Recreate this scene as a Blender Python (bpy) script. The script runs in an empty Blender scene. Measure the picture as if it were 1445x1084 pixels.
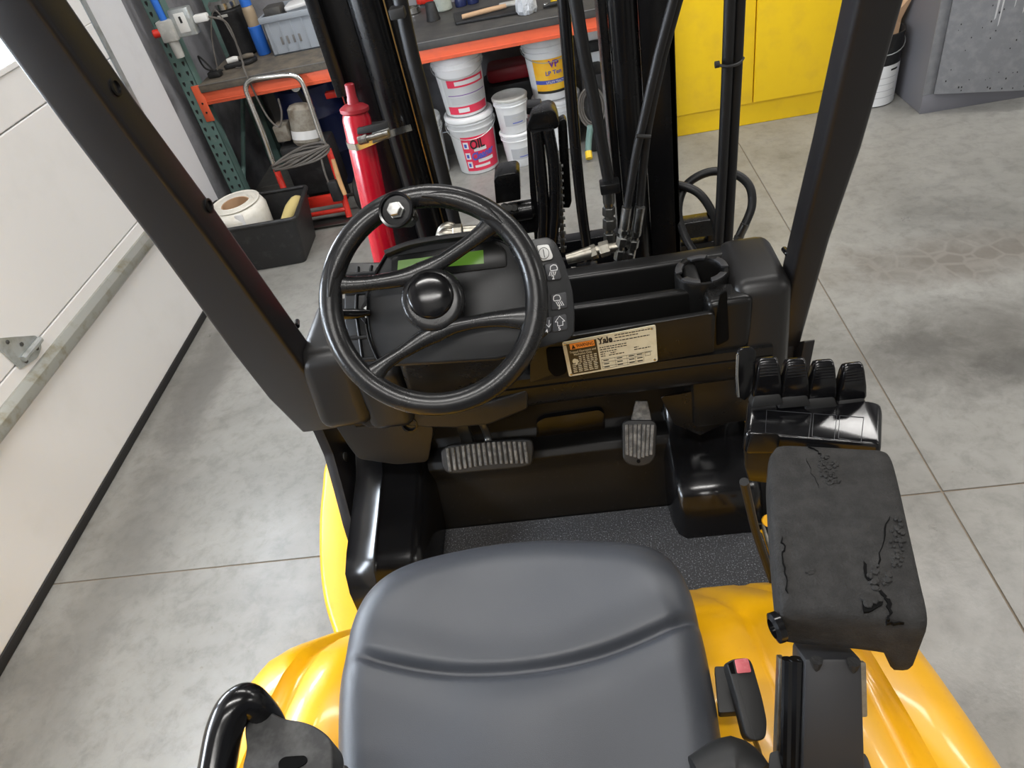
import bpy, bmesh, math, random
from mathutils import Vector as V, Matrix
random.seed(7)
PI = math.pi
SC = bpy.context.scene
COL = SC.collection

# ------------------------------------------------------------------ camera
FPX, CX, CY = 1000.0, 722.5, 542.0
RM = Matrix(((0.983905288, 0.129012816, 0.123636876),
             (0.009105368, 0.654807749, -0.755740633),
             (-0.178458612, 0.744702965, 0.643094097)))
CAM = V((0, 0, 1.75))
cd = bpy.data.cameras.new('camera')
cd.sensor_width = 36.0
cd.lens = FPX / 1445 * 36.0
cd.clip_start = 0.02
cam = bpy.data.objects.new('camera', cd)
COL.objects.link(cam)
cam.matrix_world = Matrix.Translation(CAM) @ RM.to_4x4()
SC.camera = cam

# ------------------------------------------------------------------ world, exposure
w = bpy.data.worlds.new('world')
SC.world = w
w.use_nodes = True
w.node_tree.nodes['Background'].inputs[0].default_value = (0.75, 0.85, 1, 1)
w.node_tree.nodes['Background'].inputs[1].default_value = 1.0
SC.view_settings.view_transform = 'Standard'
SC.view_settings.look = 'None'
SC.view_settings.exposure = 0.0
SC.view_settings.gamma = 1.0
SC.view_settings.use_curve_mapping = False
LAMP_W = 70.0          # watts per ceiling strip


def ray(px, py):
    return RM @ V(((px - CX) / FPX, -(py - CY) / FPX, -1.0))


def A(px, py, x=None, y=None, z=None, dep=None):
    """point of the place seen at a photo position, at a known distance / height"""
    r = ray(px, py)
    if dep is not None: t = dep
    elif x is not None: t = (x - CAM.x) / r.x
    elif y is not None: t = (y - CAM.y) / r.y
    else: t = (z - CAM.z) / r.z
    return CAM + r * t


class PL:
    """a plane in the place: origin, normal, in-plane axes"""
    def __init__(s, o, n, up=V((0, 0, 1))):
        s.o = V(o); s.n = V(n).normalized()
        s.u = V(up).cross(s.n).normalized()
        s.v = s.n.cross(s.u)
    def p(s, px, py, c=0.0):
        r = ray(px, py)
        t = (s.o + s.n * c - CAM).dot(s.n) / r.dot(s.n)
        return CAM + r * t
    def q(s, a, b, c=0.0):
        return s.o + s.u * a + s.v * b + s.n * c
    def uv(s, P):
        d = V(P) - s.o
        return d.dot(s.u), d.dot(s.v)


# ------------------------------------------------------------------ materials
MATS = {}


def mat(name, col, rough=0.5, metal=0.0, coat=0.0, bump=None, var=None, spec=0.5, rvar=0.0, emit=None, trans=0.0,
        alpha=1.0, stretch=None, coatr=0.05):
    m = bpy.data.materials.new(name)
    m.use_nodes = True
    nt = m.node_tree
    b = nt.nodes['Principled BSDF']
    b.inputs['Base Color'].default_value = (*col, 1)
    b.inputs['Roughness'].default_value = rough
    b.inputs['Metallic'].default_value = metal
    b.inputs['Coat Weight'].default_value = coat
    b.inputs['Coat Roughness'].default_value = coatr
    b.inputs['Specular IOR Level'].default_value = spec
    b.inputs['Transmission Weight'].default_value = trans
    b.inputs['Alpha'].default_value = alpha
    if emit:
        b.inputs['Emission Color'].default_value = (*emit[0], 1)
        b.inputs['Emission Strength'].default_value = emit[1]
    tc = nt.nodes.new('ShaderNodeTexCoord')
    src = tc.outputs['Object']
    if stretch:
        mp = nt.nodes.new('ShaderNodeMapping')
        mp.inputs['Scale'].default_value = stretch
        nt.links.new(src, mp.inputs[0]); src = mp.outputs[0]

    def noise(sc, det=6, rgh=0.6):
        n = nt.nodes.new('ShaderNodeTexNoise')
        n.inputs['Scale'].default_value = sc
        n.inputs['Detail'].default_value = det
        n.inputs['Roughness'].default_value = rgh
        nt.links.new(src, n.inputs['Vector'])
        return n
    if var:
        n = noise(var[0])
        r = nt.nodes.new('ShaderNodeValToRGB')
        lo = var[2] if len(var) > 2 else 0.4
        hi = var[3] if len(var) > 3 else 0.7
        r.color_ramp.elements[0].position = lo
        r.color_ramp.elements[1].position = hi
        r.color_ramp.elements[0].color = (*col, 1)
        r.color_ramp.elements[1].color = (*var[1], 1)
        nt.links.new(n.outputs[0], r.inputs[0])
        nt.links.new(r.outputs[0], b.inputs['Base Color'])
    if rvar:
        n = noise(9, 8, 0.65)
        r = nt.nodes.new('ShaderNodeMapRange')
        r.inputs['From Min'].default_value = 0.3; r.inputs['From Max'].default_value = 0.7
        r.inputs['To Min'].default_value = max(0.02, rough - rvar); r.inputs['To Max'].default_value = rough + rvar
        nt.links.new(n.outputs[0], r.inputs[0])
        nt.links.new(r.outputs[0], b.inputs['Roughness'])
    if bump:
        n = noise(bump[0], 3, 0.55)
        bp = nt.nodes.new('ShaderNodeBump')
        bp.inputs['Strength'].default_value = bump[1]
        bp.inputs['Distance'].default_value = bump[2] if len(bump) > 2 else 0.002
        nt.links.new(n.outputs[0], bp.inputs['Height'])
        nt.links.new(bp.outputs[0], b.inputs['Normal'])
    MATS[name] = m
    return m


mat('dash_plastic', (0.007, 0.0068, 0.0066), 0.3, spec=0.32, bump=(900, 0.12, 0.0005), rvar=0.06)
mat('dash_plastic_soft', (0.012, 0.0115, 0.0115), 0.36, spec=0.4, bump=(900, 0.15, 0.0005), rvar=0.05)
mat('gloss_plastic', (0.004, 0.004, 0.0045), 0.18, spec=0.45, rvar=0.05)
mat('black_paint', (0.006, 0.006, 0.0063), 0.32, spec=0.35, rvar=0.05, bump=(500, 0.08, 0.0005))
mat('pillar_paint', (0.012, 0.0115, 0.0128), 0.36, spec=0.4, bump=(700, 0.1, 0.0005), rvar=0.04)
mat('mast_paint', (0.0045, 0.0045, 0.005), 0.26, spec=0.32, rvar=0.06)
mat('wheel_rubber', (0.009, 0.009, 0.0095), 0.27, spec=0.42, rvar=0.05, var=(25, (0.017, 0.017, 0.017), 0.45, 0.8))
mat('cluster_plastic', (0.010, 0.0105, 0.0115), 0.38, spec=0.42, bump=(1500, 0.2, 0.0004), var=(160, (0.035, 0.036, 0.038), 0.66, 0.8))
mat('rubber', (0.010, 0.010, 0.010), 0.55, spec=0.4, bump=(400, 0.2, 0.0006))
mat('hose_rubber', (0.008, 0.008, 0.0085), 0.45, spec=0.35, bump=(600, 0.2, 0.0006))
mat('vinyl', (0.043, 0.047, 0.056), 0.4, bump=(1400, 0.35, 0.0006), rvar=0.05)
mat('yellow_paint', (0.80, 0.40, 0.002), 0.34, coat=0.22, coatr=0.08, bump=(60, 0.02, 0.001), var=(90, (0.76, 0.36, 0.006), 0.62, 0.7))
mat('cabinet_yellow', (0.86, 0.56, 0.008), 0.42, var=(7, (0.78, 0.5, 0.02), 0.5, 0.75), bump=(12, 0.06, 0.003))
mat('red_paint', (0.40, 0.003, 0.015), 0.25, coat=0.4, var=(40, (0.32, 0.003, 0.014), 0.5, 0.75))
mat('red_frame', (0.62, 0.025, 0.012), 0.45, var=(30, (0.3, 0.02, 0.012), 0.55, 0.75))
mat('chrome', (0.62, 0.61, 0.58), 0.22, metal=1.0, rvar=0.08)
mat('zinc', (0.36, 0.34, 0.29), 0.4, metal=1.0, rvar=0.1, var=(60, (0.22, 0.2, 0.165), 0.45, 0.7))
mat('dark_steel', (0.12, 0.12, 0.115), 0.35, metal=0.9, rvar=0.1)
mat('galvanised', (0.55, 0.58, 0.58), 0.38, metal=0.7, var=(25, (0.42, 0.44, 0.42), 0.45, 0.65))
mat('white_print', (0.8, 0.8, 0.8), 0.5)
mat('black_print', (0.012, 0.012, 0.012), 0.6)
mat('brown_print', (0.04, 0.03, 0.016), 0.45)
mat('plate_cream', (0.6, 0.56, 0.42), 0.42, var=(60, (0.52, 0.48, 0.35), 0.5, 0.7))
mat('plate_orange', (0.85, 0.28, 0.045), 0.45)
mat('lcd', (0.07, 0.15, 0.02), 0.2, emit=((0.2, 0.5, 0.03), 0.12))
mat('button_dark', (0.035, 0.036, 0.04), 0.5, bump=(900, 0.2, 0.0004))
mat('button_white', (0.66, 0.66, 0.64), 0.5)
mat('pedal_rubber', (0.06, 0.06, 0.058), 0.7, var=(70, (0.2, 0.195, 0.185), 0.4, 0.7), bump=(250, 0.3, 0.001))
mat('belt_red', (0.6, 0.13, 0.15), 0.5, var=(90, (0.68, 0.3, 0.3), 0.5, 0.7))
mat('white_door', (0.8, 0.8, 0.8), 0.42, var=(4, (0.75, 0.75, 0.745), 0.5, 0.8), bump=(300, 0.05, 0.0005))
mat('white_wall', (0.74, 0.75, 0.78), 0.6, var=(3, (0.66, 0.66, 0.69), 0.55, 0.8))
mat('grey_wall', (0.27, 0.27, 0.29), 0.75, var=(5, (0.14, 0.14, 0.15), 0.45, 0.7))
mat('far_wall', (0.42, 0.42, 0.41), 0.75)
mat('ceiling_dark', (0.2, 0.2, 0.21), 0.8)  # unseen ceiling darkened in colour so glossy blacks reflect with more contrast
mat('strut_metal', (0.42, 0.43, 0.4), 0.45, metal=0.55, var=(14, (0.3, 0.28, 0.2), 0.5, 0.68))
mat('seal_black', (0.015, 0.015, 0.016), 0.7)
mat('rack_green', (0.13, 0.22, 0.2), 0.55, var=(30, (0.2, 0.26, 0.24), 0.55, 0.75))
mat('rack_orange', (0.78, 0.13, 0.055), 0.45, var=(20, (0.7, 0.12, 0.06), 0.55, 0.75))
mat('worktop', (0.045, 0.043, 0.042), 0.55, var=(12, (0.075, 0.07, 0.062), 0.4, 0.7))
mat('worktop_dusty', (0.15, 0.125, 0.095), 0.75, var=(16, (0.08, 0.072, 0.062), 0.4, 0.65))
mat('edge_band', (0.16, 0.155, 0.15), 0.5)
mat('crate_grey', (0.3, 0.33, 0.37), 0.55)
mat('black_matte', (0.012, 0.012, 0.013), 0.6, var=(30, (0.03, 0.03, 0.03), 0.5, 0.8))
mat('bin_black', (0.016, 0.016, 0.017), 0.5, var=(22, (0.045, 0.045, 0.044), 0.55, 0.8))
mat('blue_plastic', (0.03, 0.16, 0.62), 0.35)
mat('dark_blue', (0.012, 0.02, 0.085), 0.4)
mat('clear_amber', (0.35, 0.27, 0.18), 0.3)
mat('white_plastic', (0.72, 0.72, 0.7), 0.38)
mat('bucket_white', (0.72, 0.73, 0.74), 0.38, var=(20, (0.66, 0.66, 0.66), 0.55, 0.8))
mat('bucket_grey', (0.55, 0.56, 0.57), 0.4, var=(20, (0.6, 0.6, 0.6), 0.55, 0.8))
mat('lid_grey', (0.42, 0.42, 0.4), 0.5, var=(30, (0.52, 0.52, 0.5), 0.5, 0.7))
mat('label_red', (0.72, 0.035, 0.085), 0.45)
mat('label_yellow', (0.85, 0.42, 0.015), 0.4, var=(14, (0.85, 0.55, 0.05), 0.4, 0.65))
mat('label_blue', (0.06, 0.09, 0.42), 0.45)
mat('label_purple', (0.16, 0.03, 0.3), 0.45)
mat('label_white', (0.7, 0.7, 0.7), 0.45)
mat('label_grey', (0.42, 0.43, 0.45), 0.5)
mat('strap_white', (0.74, 0.72, 0.66), 0.5, var=(26, (0.66, 0.64, 0.57), 0.45, 0.7), bump=(120, 0.3, 0.002))
mat('cardboard', (0.5, 0.32, 0.19), 0.8, var=(10, (0.42, 0.27, 0.16), 0.5, 0.75))
mat('glove_yellow', (0.5, 0.4, 0.16), 0.8, bump=(90, 0.4, 0.003))
mat('motor_grey', (0.26, 0.24, 0.2), 0.55, var=(22, (0.14, 0.11, 0.08), 0.45, 0.7))
mat('cable_grey', (0.11, 0.1, 0.09), 0.6)
mat('wood', (0.5, 0.28, 0.12), 0.6, var=(16, (0.4, 0.22, 0.1), 0.45, 0.7))
mat('pale_green', (0.5, 0.68, 0.64), 0.35)
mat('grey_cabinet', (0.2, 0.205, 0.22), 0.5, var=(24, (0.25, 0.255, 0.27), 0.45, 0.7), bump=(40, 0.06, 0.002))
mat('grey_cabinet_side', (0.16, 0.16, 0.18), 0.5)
mat('paint_chip', (0.5, 0.5, 0.51), 0.6)
mat('glass_jar', (0.5, 0.55, 0.5), 0.15, spec=0.6, var=(20, (0.36, 0.4, 0.35), 0.5, 0.7))
mat('crumpled', (0.5, 0.52, 0.55), 0.3, bump=(60, 0.8, 0.01))
mat('light_housing', (0.7, 0.7, 0.7), 0.5)
mat('diffuser', (0.9, 0.9, 0.9), 0.5, emit=((1, 0.98, 0.94), 6.0))
mat('daylight_pane', (0.8, 0.85, 0.9), 0.3, emit=((0.80, 0.89, 1.0), 42.0))
mat('brass', (0.5, 0.34, 0.14), 0.35, metal=1.0)
mat('yellow_plug', (0.75, 0.5, 0.02), 0.5)
mat('indicator_red', (0.6, 0.03, 0.03), 0.4)
mat('joint_dark', (0.2, 0.165, 0.125), 0.9)
mat('toe_matte', (0.006, 0.006, 0.006), 0.42, spec=0.22, bump=(300, 0.1, 0.0006), var=(120, (0.02, 0.02, 0.02), 0.62, 0.75))
mat('shade_black', (0.0015, 0.0015, 0.0015), 0.8, spec=0.1)  # near-black that paints the shade inside pockets, slots, holes and cracks
mat('worn_grey', (0.022, 0.022, 0.022), 0.6, var=(40, (0.06, 0.06, 0.058), 0.42, 0.66), bump=(200, 0.2, 0.001))
mat('arm_grey', (0.024, 0.024, 0.026), 0.5, spec=0.4, bump=(600, 0.1, 0.0005))
mat('fitting_grey', (0.36, 0.36, 0.35), 0.34, metal=1.0, rvar=0.1, var=(70, (0.2, 0.2, 0.19), 0.45, 0.7))
mat('red_dark', (0.27, 0.012, 0.02), 0.4)


def floor_material():
    m = bpy.data.materials.new('concrete'); m.use_nodes = True
    nt = m.node_tree; b = nt.nodes['Principled BSDF']; L = nt.links.new
    g = nt.nodes.new('ShaderNodeNewGeometry')

    def noise(sc, det, rg, dist=0.0):
        n = nt.nodes.new('ShaderNodeTexNoise')
        n.inputs['Scale'].default_value = sc; n.inputs['Detail'].default_value = det
        n.inputs['Roughness'].default_value = rg; n.inputs['Distortion'].default_value = dist
        L(g.outputs['Position'], n.inputs['Vector']); return n

    def ramp(n, stops):
        r = nt.nodes.new('ShaderNodeValToRGB'); e = r.color_ramp.elements
        while len(e) < len(stops): e.new(0.5)
        for i, (p, c) in enumerate(stops):
            e[i].position = p; e[i].color = (c[0], c[1], c[2], 1) if isinstance(c, tuple) else (c, c, c, 1)
        L(n, r.inputs[0]); return r.outputs[0]

    def mix(f, a, bb, mode='MIX'):
        x = nt.nodes.new('ShaderNodeMix'); x.data_type = 'RGBA'; x.blend_type = mode
        if isinstance(f, float): x.inputs[0].default_value = f
        else: L(f, x.inputs[0])
        for s, q in ((a, 6), (bb, 7)):
            if isinstance(s, tuple): x.inputs[q].default_value = (*s, 1)
            else: L(s, x.inputs[q])
        return x.outputs[2]
    base = ramp(noise(1.3, 9, 0.62, 0.6).outputs[0], [(0.3, (0.16, 0.157, 0.145)), (0.5, (0.235, 0.231, 0.215)), (0.70, (0.285, 0.281, 0.263))])
    fine = ramp(noise(16, 8, 0.7, 0.3).outputs[0], [(0.28, 0.72), (0.52, 1.0), (0.75, 1.08)])
    c = mix(1.0, base, fine, 'MULTIPLY')
    # dark worn tyre patch on the driving lane: its own shape, distance from a centre broken up by noise
    def blob(cx, cy, rx, ry, soft, nsc):
        sub = nt.nodes.new('ShaderNodeVectorMath'); sub.operation = 'SUBTRACT'; sub.inputs[1].default_value = (cx, cy, 0)
        L(g.outputs['Position'], sub.inputs[0])
        dv = nt.nodes.new('ShaderNodeVectorMath'); dv.operation = 'DIVIDE'; dv.inputs[1].default_value = (rx, ry, 1)
        L(sub.outputs[0], dv.inputs[0])
        ln = nt.nodes.new('ShaderNodeVectorMath'); ln.operation = 'LENGTH'; L(dv.outputs[0], ln.inputs[0])
        n = noise(nsc, 8, 0.7, 0.5)
        ad = nt.nodes.new('ShaderNodeMath'); ad.operation = 'MULTIPLY_ADD'; ad.inputs[1].default_value = 1.6
        L(n.outputs[0], ad.inputs[0]); L(ln.outputs['Value'], ad.inputs[2])
        mr = nt.nodes.new('ShaderNodeMapRange'); mr.inputs[1].default_value = 1.75; mr.inputs[2].default_value = 1.75 - soft
        mr.inputs[3].default_value = 0; mr.inputs[4].default_value = 1; mr.clamp = True
        L(ad.outputs[0], mr.inputs[0]); return mr.outputs[0]
    def scale(f, k):
        mm = nt.nodes.new('ShaderNodeMath'); mm.operation = 'MULTIPLY'; mm.inputs[1].default_value = k
        L(f, mm.inputs[0]); return mm.outputs[0]
    vo = nt.nodes.new('ShaderNodeTexVoronoi'); vo.feature = 'DISTANCE_TO_EDGE'; vo.inputs['Scale'].default_value = 11
    L(g.outputs['Position'], vo.inputs['Vector'])
    tread = ramp(vo.outputs['Distance'], [(0.03, 1.0), (0.09, 0.0)])
    c = mix(scale(blob(1.3, 1.93, 0.62, 0.36, 0.8, 5.0), 0.85), c, (0.095, 0.09, 0.08))
    c = mix(scale(blob(1.4, 1.82, 0.24, 0.10, 0.5, 14.0), 0.6), c, (0.06, 0.057, 0.052))
    c = mix(scale(blob(1.1, 1.98, 0.16, 0.11, 0.5, 18.0), 0.5), c, (0.07, 0.066, 0.06))
    tb_ = blob(1.45, 2.48, 0.75, 0.22, 0.7, 5.0)
    c = mix(scale(tb_, 0.75), c, (0.12, 0.105, 0.088))
    tm = nt.nodes.new('ShaderNodeMath'); tm.operation = 'MULTIPLY'; L(tb_, tm.inputs[0]); L(tread, tm.inputs[1])
    c = mix(scale(tm.outputs[0], 0.32), c, (0.28, 0.265, 0.24))
    c = mix(scale(blob(-1.72, 2.3, 0.16, 0.6, 0.5, 3.0), 0.7), c, (0.11, 0.107, 0.1))
    c = mix(scale(blob(-1.65, 1.2, 0.22, 0.9, 0.7, 3.0), 0.5), c, (0.13, 0.126, 0.115))
    c = mix(scale(blob(-0.72, 0.86, 0.05, 0.06, 0.4, 30.0), 0.75), c, (0.12, 0.12, 0.12))
    specks = ramp(noise(55, 3, 0.5).outputs[0], [(0.68, 0.0), (0.74, 1.0)])
    c = mix(scale(specks, 0.5), c, (0.17, 0.155, 0.13))
    L(c, b.inputs['Base Color'])
    rr = nt.nodes.new('ShaderNodeMapRange'); rr.inputs[1].default_value = 0.3; rr.inputs[2].default_value = 0.7
    rr.inputs[3].default_value = 0.27; rr.inputs[4].default_value = 0.42
    L(noise(3, 7, 0.65).outputs[0], rr.inputs[0]); L(rr.outputs[0], b.inputs['Roughness'])
    bp = nt.nodes.new('ShaderNodeBump'); bp.inputs['Strength'].default_value = 0.12; bp.inputs['Distance'].default_value = 0.003
    L(noise(60, 5, 0.6).outputs[0], bp.inputs['Height']); L(bp.outputs[0], b.inputs['Normal'])
    MATS['concrete'] = m


def mat_grit():
    m = mat('floor_mat', (0.03, 0.031, 0.034), 0.75, bump=(300, 0.9, 0.002), var=(330, (0.26, 0.27, 0.29), 0.56, 0.68))


def foam_material():
    """worn foam: pitted skin with a few open cracks (voronoi edges confined by noise)"""
    m = mat('foam', (0.016, 0.0155, 0.015), 0.85, spec=0.3, var=(60, (0.028, 0.027, 0.026), 0.4, 0.7))
    nt = m.node_tree; L = nt.links.new; b = nt.nodes['Principled BSDF']
    tc = nt.nodes['Texture Coordinate']
    n1 = nt.nodes.new('ShaderNodeTexNoise'); n1.inputs['Scale'].default_value = 420; n1.inputs['Detail'].default_value = 4
    L(tc.outputs['Object'], n1.inputs['Vector'])
    n2 = nt.nodes.new('ShaderNodeTexNoise'); n2.inputs['Scale'].default_value = 32; n2.inputs['Detail'].default_value = 6
    L(tc.outputs['Object'], n2.inputs['Vector'])
    ad = nt.nodes.new('ShaderNodeMath'); ad.operation = 'MULTIPLY_ADD'; ad.inputs[1].default_value = 2.5
    L(n2.outputs[0], ad.inputs[0]); L(n1.outputs[0], ad.inputs[2])
    bp = nt.nodes.new('ShaderNodeBump'); bp.inputs['Strength'].default_value = 0.75; bp.inputs['Distance'].default_value = 0.0016
    L(ad.outputs[0], bp.inputs['Height']); L(bp.outputs[0], b.inputs['Normal'])


floor_material(); mat_grit(); foam_material()


# ------------------------------------------------------------------ mesh helpers
def catmull(pts, k=6, closed=False):
    pts = [V(p) for p in pts]
    if k <= 1 or len(pts) < 3: return pts
    out = []; n = len(pts)
    rng = range(n) if closed else range(n - 1)
    for i in rng:
        if closed:
            p0, p1, p2, p3 = pts[(i - 1) % n], pts[i], pts[(i + 1) % n], pts[(i + 2) % n]
        else:
            p1, p2 = pts[i], pts[i + 1]
            p0 = pts[i - 1] if i > 0 else p1 * 2 - p2
            p3 = pts[i + 2] if i + 2 < n else p2 * 2 - p1
        for j in range(k):
            t = j / k
            out.append(0.5 * ((2 * p1) + (-p0 + p2) * t + (2 * p0 - 5 * p1 + 4 * p2 - p3) * t * t + (-p0 + 3 * p1 - 3 * p2 + p3) * t ** 3))
    if not closed: out.append(pts[-1])
    return out


def rnd(poly, r, n=4):
    """round the corners of a polygon"""
    out = []; poly = [V(p) for p in poly]; m = len(poly)
    for i in range(m):
        p, a, b = poly[i], poly[i - 1], poly[(i + 1) % m]
        ri = r[i] if isinstance(r, (list, tuple)) else r
        da, db = (a - p), (b - p)
        ra = min(ri, da.length * 0.48); rb = min(ri, db.length * 0.48)
        if ri <= 0: out.append(p); continue
        s, e = p + da.normalized() * ra, p + db.normalized() * rb
        for j in range(n + 1):
            t = j / n
            out.append(s * (1 - t) ** 2 + p * 2 * t * (1 - t) + e * t * t)
    return out


class MB:
    def __init__(s): s.bm = bmesh.new()

    def _add(s, verts, faces, bevel=0.0, seg=2, ang=0.5):
        t = bmesh.new()
        vs = [t.verts.new(v) for v in verts]
        for f in faces:
            try: t.faces.new([vs[i] for i in f])
            except ValueError: pass
        bmesh.ops.recalc_face_normals(t, faces=t.faces)
        if bevel > 0:
            ed = [e for e in t.edges if len(e.link_faces) == 2 and e.calc_face_angle(0) > ang]
            bmesh.ops.bevel(t, geom=ed, offset=bevel, segments=seg, affect='EDGES', profile=0.5, clamp_overlap=True)
        me = bpy.data.meshes.new('t'); t.to_mesh(me); t.free()
        s.bm.from_mesh(me); bpy.data.meshes.remove(me)
        return s

    def box(s, lo, hi, bevel=0.0, M=None, seg=2):
        x0, y0, z0 = lo; x1, y1, z1 = hi
        vs = [V((x, y, z)) for x in (x0, x1) for y in (y0, y1) for z in (z0, z1)]
        if M: vs = [M @ v for v in vs]
        return s._add(vs, [(0, 1, 3, 2), (4, 6, 7, 5), (0, 4, 5, 1), (2, 3, 7, 6), (0, 2, 6, 4), (1, 5, 7, 3)], bevel, seg)

    def hexa(s, bot, top, bevel=0.0, seg=2):
        """8-corner block from two quads"""
        vs = [V(p) for p in bot] + [V(p) for p in top]
        return s._add(vs, [(3, 2, 1, 0), (4, 5, 6, 7)] + [(i, (i + 1) % 4, 4 + (i + 1) % 4, 4 + i) for i in range(4)], bevel, seg)

    def prism(s, poly, d, bevel=0.0, seg=2):
        poly = [V(p) for p in poly]; d = V(d); n = len(poly)
        vs = poly + [p + d for p in poly]
        fs = [tuple(range(n)), tuple(range(2 * n - 1, n - 1, -1))] + [(i, i + n, (i + 1) % n + n, (i + 1) % n) for i in range(n)]
        return s._add(vs, fs, bevel, seg)

    def loft(s, rings, caps=True, closed=True, bevel=0.0):
        n = len(rings[0]); vs = [V(p) for r in rings for p in r]; fs = []
        for i in range(len(rings) - 1):
            for j in range(n if closed else n - 1):
                k = (j + 1) % n
                fs.append((i * n + j, i * n + k, (i + 1) * n + k, (i + 1) * n + j))
        if caps and closed:
            fs.append(tuple(range(n))); fs.append(tuple(range((len(rings) - 1) * n + n - 1, (len(rings) - 1) * n - 1, -1)))
        return s._add(vs, fs, bevel)

    def tube(s, pts, r, n=12, k=6, closed=False, caps=True):
        raw = [V(p) for p in pts]
        P = catmull(raw, k, closed)
        m = len(P)
        if isinstance(r, (list, tuple)):
            rr = []
            for i in range(m):
                t = i / (m - 1) * (len(r) - 1); a = int(min(t, len(r) - 2)); f = t - a
                rr.append(r[a] * (1 - f) + r[a + 1] * f)
        else: rr = [r] * m
        T = []
        for i in range(m):
            if closed: d = P[(i + 1) % m] - P[i - 1]
            else: d = P[min(i + 1, m - 1)] - P[max(i - 1, 0)]
            T.append(d.normalized())
        up = V((0, 0, 1)) if abs(T[0].z) < 0.9 else V((1, 0, 0))
        N = (up - T[0] * up.dot(T[0])).normalized()
        rings = []
        for i in range(m):
            N = (N - T[i] * N.dot(T[i])).normalized(); B = T[i].cross(N)
            rings.append([P[i] + (N * math.cos(2 * PI * j / n) + B * math.sin(2 * PI * j / n)) * rr[i] for j in range(n)])
        if closed: rings.append(rings[0])
        return s.loft(rings, caps and not closed)

    def strap(s, pts, nrm, wd, th, n=12, k=6):
        """sweep an oval section whose flat side faces nrm"""
        raw = [V(p) for p in pts]; P = catmull(raw, k); m = len(P); nrm = V(nrm).normalized()
        wd = wd if isinstance(wd, (list, tuple)) else [wd, wd]
        rings = []
        for i in range(m):
            t = i / (m - 1) * (len(wd) - 1); a = int(min(t, len(wd) - 2)); f = t - a
            ww = wd[a] * (1 - f) + wd[a + 1] * f
            T = (P[min(i + 1, m - 1)] - P[max(i - 1, 0)]).normalized()
            S = T.cross(nrm).normalized(); N = S.cross(T)
            rings.append([P[i] + S * (math.cos(2 * PI * j / n) * ww) + N * (math.sin(2 * PI * j / n) * th) for j in range(n)])
        return s.loft(rings)

    def lathe(s, prof, o, ax=(0, 0, 1), n=32, caps=True):
        o = V(o); ax = V(ax).normalized()
        up = V((1, 0, 0)) if abs(ax.x) < 0.9 else V((0, 1, 0))
        a = (up - ax * up.dot(ax)).normalized(); b = ax.cross(a)
        rings = [[o + ax * h + (a * math.cos(2 * PI * j / n) + b * math.sin(2 * PI * j / n)) * max(r, 1e-5) for j in range(n)] for r, h in prof]
        return s.loft(rings, caps)

    def cyl(s, p0, p1, r, n=20, r2=None):
        p0, p1 = V(p0), V(p1)
        return s.lathe([(r, 0), (r if r2 is None else r2, (p1 - p0).length)], p0, p1 - p0, n)

    def quad(s, pts): return s._add([V(p) for p in pts], [tuple(range(len(pts)))])

    def stroke(s, pts, n, wd, th=0.0003, closed=False):
        """flat printed line"""
        pts = [V(p) for p in pts]; n = V(n).normalized()
        if closed: pts = pts + [pts[0]]
        for i in range(len(pts) - 1):
            d = (pts[i + 1] - pts[i])
            if d.length < 1e-7: continue
            sd = d.cross(n).normalized() * wd / 2; e = d.normalized() * wd * 0.3
            a, b = pts[i] - e, pts[i + 1] + e
            s.prism([a - sd, b - sd, b + sd, a + sd], n * th)
        return s

    def grid(s, f, nu, nv):
        vs = [f(i / nu, j / nv) for j in range(nv + 1) for i in range(nu + 1)]
        fs = [(j * (nu + 1) + i, j * (nu + 1) + i + 1, (j + 1) * (nu + 1) + i + 1, (j + 1) * (nu + 1) + i) for j in range(nv) for i in range(nu)]
        return s._add(vs, fs)

    def build(s, name, m, parent=None, smooth=35, kind=None, label=None, sub=0):
        me = bpy.data.meshes.new(name)
        s.bm.to_mesh(me); s.bm.free()
        return link(name, me, m, parent, smooth, kind, label, sub)


def link(name, me, m, parent=None, smooth=35, kind=None, label=None, sub=0):
    o = bpy.data.objects.new(name, me)
    COL.objects.link(o)
    if m: me.materials.clear(); me.materials.append(MATS[m])
    if smooth:
        me.shade_smooth()
        me.set_sharp_from_angle(angle=math.radians(smooth))
    if parent: put(o, parent)
    if kind: o['kind'] = kind
    if label: o['label'] = label
    if sub:
        md = o.modifiers.new('subdivision', 'SUBSURF'); md.levels = sub; md.render_levels = sub
    return o


def world_loc(o):
    M = Matrix.Identity(4)
    while o is not None:
        M = (o.matrix_parent_inverse @ o.matrix_basis) @ M
        o = o.parent
    return M


def put(o, parent):
    o.parent = parent
    o.matrix_parent_inverse = world_loc(parent).inverted()


def tag(o, label, cat, group=None):
    o['label'] = label; o['category'] = cat
    if group: o['group'] = group
    return o


def thing(name, label, cat, loc, group=None):
    o = bpy.data.objects.new(name, None)
    o.empty_display_size = 0.1
    COL.objects.link(o); o.location = loc
    return tag(o, label, cat, group)


def text_mesh(s, size=1.0, bold=0.0, align='LEFT', shear=0.0):
    c = bpy.data.curves.new('t', 'FONT')
    c.body = s; c.size = size; c.offset = bold; c.align_x = align; c.shear = shear
    c.resolution_u = 3
    o = bpy.data.objects.new('t', c)
    COL.objects.link(o)
    dg = bpy.context.evaluated_depsgraph_get(); dg.update()
    me = bpy.data.meshes.new_from_object(o.evaluated_get(dg))
    bpy.data.objects.remove(o); bpy.data.curves.remove(c)
    return me


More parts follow.
